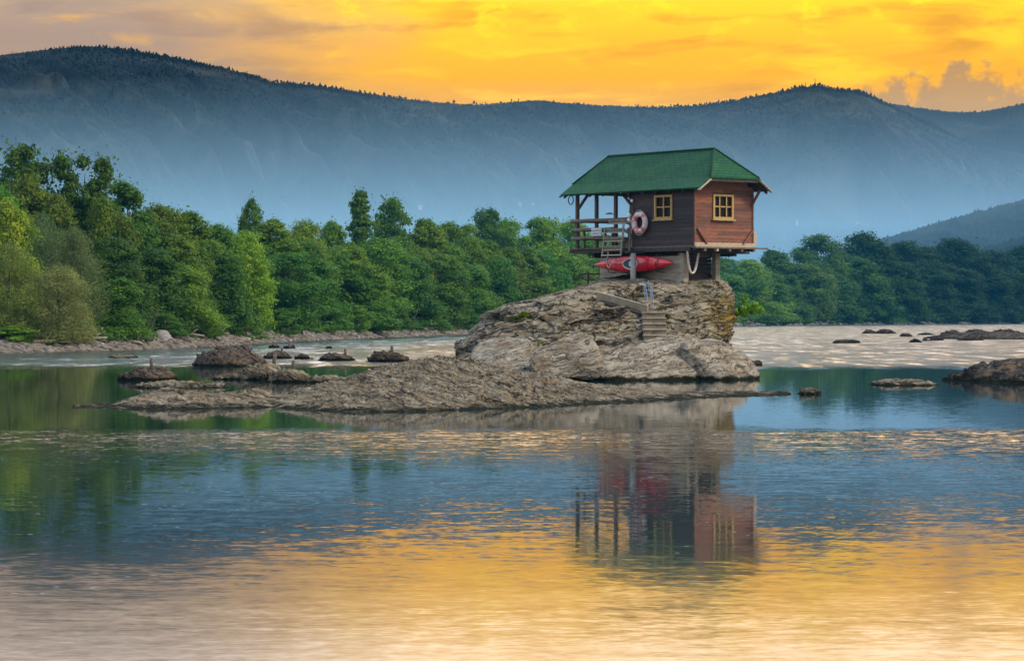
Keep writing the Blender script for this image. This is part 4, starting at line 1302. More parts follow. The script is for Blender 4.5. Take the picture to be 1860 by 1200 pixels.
t = empty('plank_walk', q0); tag(t, 'narrow plank ledge slanting down the boulder to the top of the steps', 'walkway')
d = q1 - q0
MB().bar((0, -.16, .03), (d.x, d.y - .18, d.z + .03), .42, .07, up=(0, .95, .3)).build('planks', M['slab_cap'], t, bevel=.01)
MB().bar((.1, -.33, -.12), (d.x, d.y - .36, d.z - .12), .06, .20, up=(0, .95, .3)).build('edge_board', M['underside'], t)
for s in (.3, .65):
    MB().box((d.x * s, d.y * s - .2, d.z * s - .2), (.08, .08, .36)).build('prop', M['underside'], t)
# handrail
h0 = on_rock(1176, 572); h1 = on_rock(1168, 528)
t = empty('handrail', h0); tag(t, 'thin bluish metal handrail climbing from the steps towards the column', 'handrail')
d = h1 - h0
for off in (0, .20):
    o_ = Vector((off, 0, 0))
    MB().tube([o_ + Vector((0, -.05, .62)), o_ + d * .5 + Vector((0, 0, .66)), o_ + d + Vector((-.02, 0, .35))], .016, 7).build('rail', M['metal_blue'], t, True)
for s in (0.0, .33, .66, 1.0):
    b = d * s
    for off in (0, .20):
        MB().tube([b + Vector((off, -.05, -.5)), b + Vector((off, -.05, .64 - .25 * s))], .013, 6).build('upright', M['metal_blue'], t, True)
# rustic railing behind the boulder's crest, left of the base
r0 = HW(5.9, 1.0, 0); 
t = empty('rustic_railing', (wx(1068, 107.5), 107.5, rock_top(wx(1068, 107.5), 107.5) - .1)); tag(t, 'short railing of dark branches left of the concrete base', 'railing')
tz = t.location.z
zt, zb = wz(497, 107.5) - tz, wz(507, 107.5) - tz
MB().tube([(-.36, 0, zt - .04), (-.1, .02, zt), (.25, 0, zt - .02), (.55, 0, zt)], .035, 7).build('rail', M['brown_post'], t, True)
MB().tube([(-.36, 0, zb + .06), (-.1, .02, zb - .02), (.25, 0, zb - .03), (.55, 0, zb)], .03, 7).build('rail', M['brown_post'], t, True)
MB().tube([(0, 0, -.3), (0, 0, zt + .08)], .05, 8).build('post', M['brown_post'], t, True)
MB().tube([(.5, 0, -.3), (.5, 0, zt + .03)], .04, 8).build('post', M['brown_post'], t, True)
# ------------------------------------------------------------------ trees
def tube_np(pts, rs, n=6):
    m = MB(); m.tube(pts, rs, n, False); return m

def make_tree(kind, seed, leaves, leaf):
    """crown and trunk meshes of a tree 12 m tall; the crown is leaf clumps spread over boughs"""
    rng = np.random.default_rng(seed)
    H = 12.0
    if kind == 'round':      env = lambda h: 3.6 * np.sin(np.clip((h - .0) / 1.0, 0, 1) ** 1.05 * math.pi) ** .45 ; base, nl = .06, 58
    elif kind == 'tall':     env = lambda h: 2.9 * np.sin(np.clip((h - .02) / .98, 0, 1) ** 1.1 * math.pi) ** .48 ; base, nl = .10, 58
    elif kind == 'bushy':    env = lambda h: 3.9 * np.clip(1 - h, 0, 1) ** .42 * (.8 + .3 * np.sin(h * 9)) ; base, nl = .02, 66
    elif kind == 'tiered':   env = lambda h: 2.7 * np.clip(1.02 - h, 0, 1) ** .6 * (.75 + .35 * np.cos(h * 34)) ; base, nl = .15, 90
    elif kind == 'sparse':   env = lambda h: 3.3 * np.sin(np.clip((h - .12) / .9, 0, 1) ** 1.05 * math.pi) ** .6 ; base, nl = .25, 95
    elif kind == 'forked':   env = lambda h: 3.0 * np.sin(np.clip((h - .05) / .97, 0, 1) ** .8 * math.pi) ** .6 ; base, nl = .12, 95
    elif kind == 'willow':   env = lambda h: 4.6 * np.sin(np.clip((h + .08) / 1.08, 0, 1) ** .9 * math.pi) ** .55 ; base, nl = .04, 90
    elif kind == 'bush':     env = lambda h: 6.0 * np.clip(1 - h, 0, 1) ** .5 ; base, nl = .02, 34
    lob = []
    for i in range(nl):
        h = base + (1 - base) * ((i + rng.random()) / nl)
        e = float(env(np.array(h)))
        th = rng.uniform(0, 2 * math.pi) if kind != 'tiered' else i * 2.39996
        rr = e * math.sqrt(rng.uniform(.12, 1.0)) * .86
        x, y = rr * math.cos(th), rr * math.sin(th)
        if kind == 'forked' and h > .62:
            s = 1 if i % 2 else -1
            x = x * .55 + s * (1.5 * (h - .55) / .45 + .3); y *= .6
        size = rng.uniform(.55, 1.2) * (1.25 if kind in ('round', 'bushy', 'willow', 'bush') else .95) * (1.15 - .45 * h)
        if kind in ('sparse', 'forked'): size *= .74
        if kind == 'tiered': size *= .75
        flat = {'tiered': .30, 'sparse': .6, 'forked': .6, 'tall': .7}.get(kind, .72)
        lob.append((x, y, h * H * .965, size * 1.25, flat))
    lob.append((0, 0, H * .955, .6, .9))
    lob = np.array(lob)
    wgt = lob[:, 3] ** 2; wgt /= wgt.sum()
    idx = rng.choice(len(lob), leaves, p=wgt)
    Lb = lob[idx]
    d = rng.normal(size=(leaves, 3)); d[:, 2] = d[:, 2] * .9 + .25; d /= np.linalg.norm(d, axis=1)[:, None]
    # ragged clumps: radius follows noise, so the outline has tufts and bays
    tuft = fbm(d * 2.2 + idx[:, None] * 3.7, 2, seed)
    rad = (.50 + .62 * rng.random(leaves) ** .7) * (1 + .5 * tuft)
    r3 = np.stack([Lb[:, 3], Lb[:, 3], Lb[:, 3] * Lb[:, 4]], -1)
    P = Lb[:, :3] + d * r3 * rad[:, None]
    if kind == 'willow':
        P[:, 2] -= rng.random(leaves) ** 2 * 1.1
    stray = rng.random(leaves) < (.30 if kind in ('sparse', 'forked') else .06)
    P[stray] += rng.normal(size=(stray.sum(), 3)) * .35
    P[:, 2] = np.maximum(P[:, 2], .05)
    nrm = d * 1.25 + rng.normal(size=(leaves, 3)) * .48 + np.array([0, 0, .40]); nrm /= np.linalg.norm(nrm, axis=1)[:, None]
    ref = rng.normal(size=(leaves, 3))
    u = np.cross(nrm, ref); u /= np.linalg.norm(u, axis=1)[:, None]
    v = np.cross(nrm, u)
    s = leaf * (.45 + 1.15 * rng.random(leaves) ** 1.8)[:, None]
    ar = .34 if kind == 'willow' else .62
    V = np.stack([P + u * s, P + v * s * ar + nrm * s * .12, P - u * s * .9, P - v * s * ar + nrm * s * .12], 1).reshape(-1, 3)
    Q = np.arange(leaves * 4).reshape(-1, 4)
    crown = npmesh('crown', V, Q, False)
    tm = MB(); z = 0; pts = []; rs = []
    ph = rng.uniform(0, 6)
    for k in range(9):
        f = k / 8
        pts.append((.28 * math.sin(ph + f * 3) * f, .28 * math.cos(ph * 1.3 + f * 2.6) * f, -.4 + f * H * .93)); rs.append(.21 * (1 - f) ** .8 + .02)
    tm.tube(pts, rs, 8, False)
    for i in rng.choice(len(lob) - 1, min(24, len(lob) - 1), replace=False):
        x, y, zz, sz, _ = lob[i]
        f = max(.06, min(.88, zz / H - .05 - .12 * rng.random() - .03 * math.hypot(x, y)))
        k = f * 8; k0 = int(k); p0 = Vector(pts[k0]).lerp(Vector(pts[min(8, k0 + 1)]), k - k0)
        p1 = Vector((x * .97, y * .97, zz)); mid = p0.lerp(p1, .5) + Vector((0, 0, -.10 + .3 * rng.random()))
        r0 = .21 * (1 - f) ** .8 * .5 + .02
        tm.tube([p0, mid, p1], [r0, r0 * .6, .015], 5, False)
    tme = bpy.data.meshes.new('trunk'); tme.from_pydata(tm.v, [], tm.f); tme.polygons.foreach_set('use_smooth', [True] * len(tme.polygons)); tme.update()
    crown.materials.append(M['leaf_willow'] if kind == 'willow' else (M['grass_tuft'] if kind == 'tuft' else M['leaf']))
    tme.materials.append(M['bark'])
    return crown, tme

LEAVES = 40000
PROTO = {}
for kind, seeds in (('round', (1, 2, 3, 4)), ('tall', (5, 6, 7)), ('bushy', (8, 9, 10, 11)), ('tiered', (12,)), ('sparse', (13, 14)),
                    ('forked', (15,)), ('willow', (16, 17, 18)), ('bush', (19, 20))):
    PROTO[kind] = [make_tree(kind, s, LEAVES if kind not in ('sparse', 'bush') else (16000 if kind == 'sparse' else 9000),
                             {'willow': .12, 'bush': .20, 'sparse': .15, 'tiered': .13, 'bushy': .135}.get(kind, .13)) for s in seeds]
WIDE = {'willow': 1.1, 'tiered': 1.25, 'bush': 1.15}
PW = {'round': 4.3, 'tall': 3.6, 'bushy': 4.4, 'tiered': 3.2, 'sparse': 3.8, 'forked': 3.6, 'willow': 5.4, 'bush': 6.4}
tcount = [0]
def plant(px, ytop, wpx, off, kind, color, label, group, var=None, name=None, cat='tree', rot=None):
    """a tree whose top shows at row ytop, standing `off` metres behind the waterline"""
    tcount[0] += 1; k = tcount[0]
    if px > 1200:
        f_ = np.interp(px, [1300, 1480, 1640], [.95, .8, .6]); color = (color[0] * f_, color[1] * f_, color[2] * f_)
    Y = shore(px) + off
    x = wx(px, Y); g = ground_z(x, Y)
    H = max(1.0, wz(ytop, Y) - g)
    crown, trunk = PROTO[kind][(k * 7 + 3) % len(PROTO[kind]) if var is None else var]
    nm = name or {'willow': 'willow_tree', 'bush': 'bush'}.get(kind, 'broadleaf_tree')
    t = empty(nm, (x, Y, g), (k * 2.4) % 6.28 if rot is None else rot)
    s = wpx * Y / F / 2 / PW[kind] * WIDE.get(kind, 1.3)
    t.scale = (s, s, H / 12.0)
    c = link(bpy.data.objects.new('crown', crown), t); c.color = (color[0], color[1], color[2], 1)
    if kind != 'bush' or True:
        link(bpy.data.objects.new('trunk' if kind != 'bush' else 'stems', trunk), t)
    tag(t, label, cat, group)
    return t
GL, GR = 'trees of the wood along the left bank', 'trees of the wood on the right bank'
DK, MD, BR, YL, OL, TE = (.45, .55, .55), (.8, .9, .8), (1.35, 1.35, 1.0), (1.75, 1.4, .8), (1.0, 1.0, 1.0), (.55, .85, 1.0)
RD = (2.2, 1.25, .8)
T = [
 # px, top, width, offset, kind, colour, label
 (48, 263, 150, 34, 'sparse', DK, 'tall dark see-through tree, highest of all above the left bank', 0, 1.0),
 (150, 282, 120, 30, 'forked', DK, 'tall dark tree with a forked double top next to the see-through one', 0, 0.2),
 (225, 330, 120, 30, 'tall', (.5, .7, .55), 'dark green tree stepping down to the right of the fork-topped tree', 0, None),
 (12, 362, 110, 12, 'round', YL, 'golden yellow topped tree cut by the left edge of the photo', 0, None),
 (75, 385, 110, 16, 'willow', (.55, .75, .75), 'grey green round willow behind the yellow topped tree', 0, None),
 (20, 438, 150, 8, 'willow', (.85, .95, .55), 'yellowish green willow drooping at the far left edge over the bank', 1, None),
 (130, 412, 150, 12, 'willow', (.62, .72, .70), 'large olive willow standing behind the pale leaning one', 2, None),
 (105, 480, 165, 5, 'willow', (1.05, 1.0, .85), 'pale olive willow leaning out over the gravel beach', 0, None),
 (205, 435, 130, 13, 'round', DK, 'dark green tree directly right of the olive willows', None, None),
 (215, 505, 120, 7, 'bushy', (.7, .9, .7), 'mid green leafy tree by the beach right of the leaning willow', None, None),
 (290, 372, 130, 30, 'round', (.9, .8, .55), 'brown tinged spreading tree behind the dark middle of the left wood', None, None),
 (285, 452, 130, 14, 'bushy', (.5, .65, .6), 'deep green tree above the beach, left of the gravel heap', None, None),
 (345, 384, 125, 28, 'tall', (.95, .95, .6), 'olive topped tree left of the thin twiggy one', None, None),
 (330, 480, 120, 12, 'bushy', (1.1, 1.15, .8), 'layered light green tree right above the gravel heap', None, None),
 (392, 408, 105, 26, 'round', (.8, 1.0, .7), 'even green tree between the olive topped and the thin twiggy tree', None, None),
 (405, 462, 110, 12, 'bushy', (.45, .65, .62), 'dark bluish tree standing over the beach right of the gravel heap', None, None),
 (445, 425, 100, 16, 'round', (1.5, 1.55, .8), 'bright yellow green tree under the thin twiggy one', None, None),
 (458, 360, 60, 48, 'sparse', (.6, .75, .7), 'thin twiggy tree poking up alone above the left wood', 1, None),
 (500, 398, 105, 30, 'tall', (1.0, 1.0, .6), 'olive tree with ragged top right of the thin twiggy one', None, None),
 (520, 462, 125, 12, 'round', (.5, .78, .72), 'round blue green tree at the water in mid wood', None, None),
 (556, 405, 105, 30, 'round', (1.2, 1.1, .7), 'yellowish tree in the back row of the mid wood', None, None),
 (603, 402, 80, 34, 'tall', (.85, 1.0, .8), 'slim pale topped tree left of the tallest tiered tree', None, None),
 (575, 470, 110, 14, 'bushy', (.65, .95, .8), 'mid green tree in the front row left of the tall tiered tree', None, None),
 (655, 344, 78, 50, 'tiered', (.55, .70, .65), 'tallest tree of the mid wood, its boughs in flat tiers', None, None),
 (716, 360, 92, 50, 'sparse', (.6, .78, .7), 'open crowned tree with flat tufts beside the tiered tree', 0, 2.0),
 (640, 448, 110, 20, 'round', (1.1, 1.1, .7), 'olive green tree below the tall tiered one', None, None),
 (690, 432, 115, 22, 'round', (.8, 1.05, .75), 'rounded tree below the open crowned one', None, None),
 (672, 505, 110, 10, 'bushy', (.75, 1.0, .8), 'leafy light green tree at the waterline of mid wood', None, None),
 (770, 400, 100, 36, 'tall', (.95, .95, .65), 'brownish topped tree right of the open crowned one', None, None),
 (745, 470, 110, 14, 'bushy', (.45, .7, .7), 'dark teal tree at the water right of mid wood', None, None),
 (812, 404, 90, 38, 'round', (.85, .95, .7), 'broad tree between the brownish top and the dark twin top', None, None),
 (800, 465, 110, 16, 'round', (.75, .9, .7), 'olive tinted tree in the front row nearing the boulder', None, None),
 (848, 408, 80, 40, 'tall', (1.0, 1.1, .8), 'light green tree left of the dark topped one near the boulder', None, None),
 (890, 380, 85, 50, 'round', (.42, .62, .7), 'dark bluish topped tree standing up left of the boulder', None, None),
 (850, 480, 105, 12, 'bushy', (.7, .95, .75), 'green tree over the tip of the left beach by the boulder', None, None),
 (925, 402, 95, 40, 'round', (.9, 1.1, .75), 'green tree above the left shoulder of the boulder', None, None),
 (905, 470, 100, 14, 'bushy', (.5, .8, .75), 'dark tree behind the left shoulder of the boulder', None, None),
 (980, 396, 120, 44, 'round', (1.0, 1.15, .75), 'broad light green crown above the hut roof', None, None),
 (965, 455, 110, 26, 'round', (.55, .85, .8), 'dark teal tree around the hut roof', None, None),
 (1035, 404, 105, 44, 'round', (1.0, 1.2, .8), 'light green tree just left of the cabin deck', None, None),
 (1030, 470, 120, 16, 'bushy', (1.0, 1.15, .7), 'bright green tree behind the rustic railing', None, None),
 (1095, 425, 110, 40, 'round', (.8, 1.0, .8), 'green tree seen through the deck rails', None, None),
 (1100, 480, 110, 16, 'bushy', (.7, .9, .8), 'low tree glimpsed beside the concrete base under the deck', None, None),
]
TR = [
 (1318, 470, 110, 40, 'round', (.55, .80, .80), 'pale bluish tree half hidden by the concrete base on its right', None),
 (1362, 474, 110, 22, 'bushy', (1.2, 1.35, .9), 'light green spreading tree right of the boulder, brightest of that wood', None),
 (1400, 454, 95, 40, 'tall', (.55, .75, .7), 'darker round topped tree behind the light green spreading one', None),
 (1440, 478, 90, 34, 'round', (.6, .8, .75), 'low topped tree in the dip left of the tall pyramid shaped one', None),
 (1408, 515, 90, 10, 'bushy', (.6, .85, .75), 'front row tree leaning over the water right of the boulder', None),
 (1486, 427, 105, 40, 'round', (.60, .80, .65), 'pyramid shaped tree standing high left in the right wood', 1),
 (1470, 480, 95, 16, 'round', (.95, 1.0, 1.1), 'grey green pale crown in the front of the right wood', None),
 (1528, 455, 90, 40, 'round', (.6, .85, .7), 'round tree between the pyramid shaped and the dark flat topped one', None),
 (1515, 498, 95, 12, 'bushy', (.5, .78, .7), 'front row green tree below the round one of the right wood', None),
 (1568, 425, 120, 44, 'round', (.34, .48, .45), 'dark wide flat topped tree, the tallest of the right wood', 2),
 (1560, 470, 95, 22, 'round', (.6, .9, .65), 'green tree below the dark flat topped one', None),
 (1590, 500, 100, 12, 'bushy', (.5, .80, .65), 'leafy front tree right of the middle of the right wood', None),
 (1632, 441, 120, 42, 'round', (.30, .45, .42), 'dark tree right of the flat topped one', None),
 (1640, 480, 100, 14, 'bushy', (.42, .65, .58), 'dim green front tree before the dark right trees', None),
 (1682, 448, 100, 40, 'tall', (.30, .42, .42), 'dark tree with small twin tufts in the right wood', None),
 (1700, 490, 105, 14, 'bushy', (.32, .48, .48), 'dark front tree below the twin tufted one', None),
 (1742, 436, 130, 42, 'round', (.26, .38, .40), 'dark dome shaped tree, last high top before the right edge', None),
 (1752, 490, 110, 14, 'bushy', (.28, .42, .44), 'dark front tree below the dark dome shaped one', None),
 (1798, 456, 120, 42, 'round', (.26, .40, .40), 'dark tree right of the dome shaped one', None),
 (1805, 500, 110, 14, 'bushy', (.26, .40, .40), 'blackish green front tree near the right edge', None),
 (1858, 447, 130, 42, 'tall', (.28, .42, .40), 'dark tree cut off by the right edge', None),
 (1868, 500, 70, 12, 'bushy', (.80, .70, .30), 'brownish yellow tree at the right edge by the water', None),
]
for r in T:
    plant(r[0], r[1], r[2], r[3], r[4], r[5], r[6], GL, r[7], rot=r[8])
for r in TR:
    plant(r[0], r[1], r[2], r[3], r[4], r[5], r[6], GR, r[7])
# the crowns between them, alike in their row
rr = random.Random(9)
for k in range(36):
    px = -60 + k * 34 + rr.uniform(-8, 8)
    top = np.interp(px, [-80, 60, 200, 280, 400, 600, 1200], [330, 330, 370, 425, 440, 440, 440]) + rr.uniform(-8, 22)
    plant(px, top, rr.uniform(85, 115), 24 + rr.uniform(-3, 8), rr.choice(['round', 'tall', 'bushy']), (rr.uniform(.6, 1.0), rr.uniform(.75, 1.05), .7),
          'green tree closing a gap between the front and back rows of the left wood', 'gap filling trees of the left wood')
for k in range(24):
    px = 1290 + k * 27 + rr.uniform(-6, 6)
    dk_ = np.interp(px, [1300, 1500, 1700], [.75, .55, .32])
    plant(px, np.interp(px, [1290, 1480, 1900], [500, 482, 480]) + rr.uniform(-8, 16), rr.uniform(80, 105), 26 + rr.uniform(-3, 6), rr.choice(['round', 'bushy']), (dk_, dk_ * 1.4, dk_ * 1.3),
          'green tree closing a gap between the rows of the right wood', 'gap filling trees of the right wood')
# bushes on the edge of the beach
for k, (px, top, wpx, off, c) in enumerate([(30, 596, 120, 5.5, (1.3, 1.5, .8)), (160, 583, 90, 6, (.6, .8, .7)), (235, 575, 90, 7, (.55, .75, .65)), (300, 568, 95, 8, (.55, .75, .7)),
        (375, 560, 100, 8, (.9, 1.0, .7)), (448, 566, 80, 5, (.8, .95, 1.1)), (510, 560, 95, 8, (.6, .85, .8)), (580, 552, 95, 8, (.7, .95, .8)), (650, 555, 95, 8, (.9, 1.1, .8)), (720, 555, 90, 8, (.55, .8, .8)),
        (790, 556, 90, 8, (.8, 1.0, .8)), (850, 560, 80, 8, (.6, .85, .8)), (1335, 562, 60, 10, (.7, .95, .9)), (1385, 558, 70, 8, (.6, .9, .85)), (1450, 555, 70, 8, (.55, .8, .75)), (1500, 560, 60, 7, (.55, .85, .75)),
        (1560, 560, 70, 7, (.5, .8, .7)), (1620, 562, 70, 7, (.4, .6, .55)), (1690, 565, 70, 7, (.3, .45, .42)), (1760, 565, 70, 7, (.25, .4, .4)), (1830, 565, 80, 7, (.28, .4, .38))]):
    lab = {0: 'low bright green bush at the left edge of the beach', 5: 'round grey green bush at the water under the bright yellow green tree', 13: 'bush under the leaning tree right of the boulder'}.get(k)
    side = 'left' if px < 1200 else 'right'
    plant(px, top, wpx, off, 'bush', c, lab or 'green bush along the edge of the %s bank under the trees' % side, 'bushes along the %s bank' % side, cat='bush')

# shrub on the boulder's right flank and tuft on its left shoulder
def leafy(name, label, loc, n, rx, ry, rz, leaf, mat, color, seed, stems):
    rng = np.random.default_rng(seed)
    t = empty(name, loc)
    nl = 9; cen = rng.normal(size=(nl, 3)) * np.array([rx, ry, rz]) * .42
    i = rng.integers(0, nl, n)
    d = rng.normal(size=(n, 3)); d /= np.linalg.norm(d, axis=1)[:, None]
    P = cen[i] + d * np.array([rx, ry, rz]) * .42 * rng.random((n, 1)) ** .5
    nrm = d + rng.normal(size=(n, 3)) * .6 + np.array([0, 0, .5]); nrm /= np.linalg.norm(nrm, axis=1)[:, None]
    u = np.cross(nrm, rng.normal(size=(n, 3))); u /= np.linalg.norm(u, axis=1)[:, None]; v = np.cross(nrm, u)
    s = leaf * rng.uniform(.6, 1.3, (n, 1))
    V = np.stack([P + u * s, P + v * s * .5, P - u * s, P - v * s * .5], 1).reshape(-1, 3)
    c = mobj('leaves', npmesh('leaves', V, np.arange(4 * n).reshape(-1, 4), False), M[mat], t); c.color = (*color, 1)
    m_ = MB()
    for k in range(min(stems, nl)):
        m_.tube([(-rx * 1.1, .0, -rz * .3), tuple(cen[k] * .5 + np.array([-.1, 0, -.05])), tuple(cen[k])], [.025, .015, .006], 5)
    m_.build('stems', M['bark'], t)
    return tag(t, label, 'shrub')
leafy('shrub', 'bright green shrub sprouting sideways from the right flank of the boulder', wp(1354, 559, 103.0), 800, .40, .40, .42, .075, 'leaf', (1.2, 1.5, .9), 3, 7)
b = on_rock(955, 572)
leafy('plant_tuft', 'yellow green tuft growing on the left shoulder of the boulder', b + Vector((0, -.05, .02)), 420, .30, .20, .18, .06, 'grass_tuft', (.9, .95, .7), 5, 5)
b = on_rock(1212, 572)
leafy('plant_tuft', 'small green tuft right beside the top of the stone steps', b + Vector((0, -.05, .0)), 160, .16, .12, .09, .045, 'grass_tuft', (.7, .8, .7), 7, 3)
b = on_rock(938, 578)
leafy('plant_tuft', 'dark creeping plant under the cornice left of the yellow tuft', b + Vector((0, -.05, .0)), 220, .35, .15, .12, .05, 'leaf', (.5, .4, .4), 8, 3)

# ------------------------------------------------------------------ the beach: gravel, gravel heap, driftwood, post
rng = np.random.default_rng(21)
ico = bmesh.new(); bmesh.ops.create_icosphere(ico, subdivisions=1, radius=1.0)
iv = np.array([v.co[:] for v in ico.verts]); it = np.array([[v.index for v in f.verts] for f in ico.faces]); ico.free()
def stones(n, pts, smin, smax, name, mat):
    V, Fc = [], []
    for k in range(n):
        s = smin * (smax / smin) ** (rng.random() ** 2.0)
        q = iv * (1 + .25 * rng.normal(size=(len(iv), 1))) * np.array([s * rng.uniform(.8, 1.7), s * rng.uniform(.8, 1.5), s * rng.uniform(.45, .8)])
        a = rng.uniform(0, 6.28); c_, s_ = math.cos(a), math.sin(a)
        q = np.stack([q[:, 0] * c_ - q[:, 1] * s_, q[:, 0] * s_ + q[:, 1] * c_, q[:, 2]], -1) + pts[k]
        Fc.append(it + len(V) * len(iv)); V.append(q)
    return mobj(name, npmesh(name, np.concatenate(V), np.concatenate(Fc)), mat)
M['gravel'] = simple('beach_gravel', (.05, .040, .030), (.19, .16, .125), .9, rough=.95, spots=((.30, .27, .23), 1.7, .60))
n = 4200; pts = []
for k in range(n):
    px = rng.uniform(-40, 860); s = abs(rng.normal()) * 5.0 + .1
    Y = shore(px) + s * np.clip(shore(px) / 200, .8, 2); x = wx(px, Y); pts.append((x, Y, ground_z(x, Y, .3) - .02))
tag(stones(n, np.array(pts), .06, .32, 'gravel', M['gravel']), 'pale stones and gravel strewn along the left beach', 'gravel', kind='stuff')
n = 900; pts = []
for k in range(n):
    px = rng.uniform(1310, 1880); s = abs(rng.normal()) * 6.0 + .2
    Y = shore(px) + s * 2; x = wx(px, Y); pts.append((x, Y, ground_z(x, Y, .3)))
tag(stones(n, np.array(pts), .25, .9, 'gravel', M['gravel']), 'stones along the distant right bank', 'gravel', kind='stuff')
# bare leaning trunks and dead limbs at the edge of the wood
for k_, (px, yt_, ln, lab) in enumerate([(836, 575, -.9, 'bare dead trunk leaning left at the edge of the wood by the boulder'), (745, 560, .8, 'thin leaning trunk in front of the dark teal tree'), (552, 548, -1.0, 'bare dark trunk leaning left between the front trees of mid wood'),
        (262, 560, 1.0, 'bare twisted dead limb rising right out of the wood left of the gravel heap'), (430, 540, -1.1, 'bare slanting trunk left of the grey green bush'), (1438, 545, 3.2, 'thin bare trunk slanting right in the front of the right wood'), (1712, 560, -2.0, 'bare trunk leaning left under the dark right wood')]):
    Y = shore(px) + (5.5 if px < 1200 else 7); x = wx(px, Y); g = ground_z(x, Y)
    H_ = wz(yt_, Y) - g
    t = empty('dead_tree', (x, Y, g - .2)); tag(t, lab, 'dead tree')
    r_ = .035 * H_ ** .6 + .02
    MB().tube([(0, 0, 0), (ln * .3, -.1, H_ * .35), (ln * .62, .0, H_ * .7), (ln, .1, H_ + .2)], [r_ * 1.3, r_, r_ * .7, r_ * .25], 7).build('trunk', M['bark'], t, True)
    for (f_, dx_, dz_) in ((.45, .5, .3), (.62, -.55, .32), (.78, .4, .28)):
        p_ = Vector((ln * f_ * .95, 0, H_ * f_))
        MB().tube([p_, p_ + Vector((dx_ * H_ * .12, 0, dz_ * H_ * .3)), p_ + Vector((dx_ * H_ * .3, .1, dz_ * H_ * .55))], [r_ * .5, r_ * .35, r_ * .1], 5).build('limb', M['bark'], t, True)
# gravel heap
Y = shore(293) + 7
heap = rock_mesh('gravel_heap', 1.0, 1.0, .95, 55, sq=1.15, rough=.35, tilt=0)
M['heap'] = simple('heap_gravel', (.13, .115, .10), (.30, .28, .26), 9, rough=.95, bump=.6, dist=.05)
ho = mobj('gravel_heap', heap, M['heap']); ho.location = (wx(293, Y), Y, ground_z(wx(293, Y), Y) - .1); ho.scale = (25 * Y / F, 25 * Y / F, 19 * Y / F)
tag(ho, 'grey cone shaped heap of gravel on the left beach', 'gravel heap')
Y = shore(316) + 9; x = wx(316, Y)
t = empty('tree_stump', (x, Y, ground_z(x, Y) - .1)); tag(t, 'slim forked dead stump standing behind the gravel heap', 'stump')
MB().tube([(0, 0, 0), (.02, 0, .4), (-.05, 0, .75)], [.13, .10, .06], 8).build('stem', M['bark'], t, True)
MB().tube([(.02, 0, .4), (.12, 0, .62), (.14, 0, .8)], [.08, .07, .04], 8).build('fork', M['driftwood'], t, True)
Y = shore(190) + 6; x = wx(190, Y)
t = empty('wooden_post', (x, Y, ground_z(x, Y) - .1)); tag(t, 'pale upright post on the left beach', 'post')
MB().box((0, 0, .33), (.10, .10, .75), taper=.8).build('post', M['driftwood'], t, bevel=.01)
MB().box((0, 0, .72), (.11, .11, .03)).build('cap', M['pale_wood'], t)
dw = [(160, 628, 2.4, .25, 'bleached driftwood log lying left of the upright post'), (172, 624, 1.1, 1.0, 'short raking driftwood branch beside the upright post'), (262, 626, 1.7, .15, 'driftwood log at the left foot of the gravel heap'),
      (335, 620, 2.8, -.05, 'long brown driftwood trunk right of the gravel heap'), (395, 618, 1.8, .1, 'grey driftwood log under the dark bluish tree'), (75, 628, 1.6, .3, 'driftwood branch under the leaning willow'),
      (243, 632, 1.3, -.2, 'dark driftwood snag low on the beach before the heap')]
for px, py, ln, ang, lab in dw:
    Y = shore(px) + max(1.5, (638 - py) * .45); x = wx(px, Y); g = ground_z(x, Y)
    t = empty('driftwood_log', (x, Y, g + .04), ang * .5); tag(t, lab, 'driftwood', 'driftwood on the left beach')
    MB().tube([(-ln / 2, 0, .02), (-ln / 5, .05, .12 + ang * .1), (ln / 4, -.03, .10 + ang * .3), (ln / 2, .02, .06 + ang * .7)], [.10, .12, .10, .05], 8).build('stem', M['driftwood'], t, True)
    MB().tube([(ln / 6, 0, .12), (ln / 4, .05, .35 + abs(ang) * .3), (ln / 3, .1, .5)], [.05, .035, .015], 6).build('branch', M['driftwood'], t, True)
# twigs caught on the largest ribbed rock
for k, (px, lab) in enumerate([(392, 'bare driftwood twigs caught on top of the largest ribbed rock, left bunch'), (466, 'bare driftwood twigs beside the right end of the largest ribbed rock')]):
    t = empty('driftwood_twigs', wp(px, 641 if k == 0 else 650, 119)); tag(t, lab, 'driftwood')
    m_ = MB()
    for j in range(7):
        m_.tube([(0, 0, -.2), (rr.uniform(-.25, .25), 0, .12), (rr.uniform(-.5, .5), .05, rr.uniform(.15, .42))], [.018, .013, .005], 5)
    m_.build('twigs', M['driftwood'], t)

# grass along the top of the beach
n = 9000; V = []
gp = np.stack([rng.uniform(-60, 900, n), rng.normal(size=n) * 1.8 + 9.0], -1)
ok = fbm(np.stack([gp[:, 0] / 40, gp[:, 1] * 0, gp[:, 1] * .1], -1), 2, 3) > -.12
gp = gp[ok]
for px, s in gp:
    Y = shore(px) + s * np.clip(shore(px) / 200, .8, 2); x = wx(px, Y); z = ground_z(x, Y) - .03
    a = rng.uniform(0, 3.14); h = rng.uniform(.15, .55); wd = rng.uniform(.05, .12); l1, l2 = rng.normal(size=2) * .15
    c_, s_ = math.cos(a) * wd, math.sin(a) * wd
    V += [(x - c_, Y - s_, z), (x + c_, Y + s_, z), (x + c_ * .3 + l1, Y + s_ * .3 + l2, z + h), (x - c_ * .3 + l1, Y - s_ * .3 + l2, z + h)]
go = mobj('grass', npmesh('grass', np.array(V), np.arange(len(V)).reshape(-1, 4), False), M['grass_tuft']); go.color = (.55, .8, .6, 1)
tag(go, 'long grass and weeds along the top of the left beach', 'grass', kind='stuff')

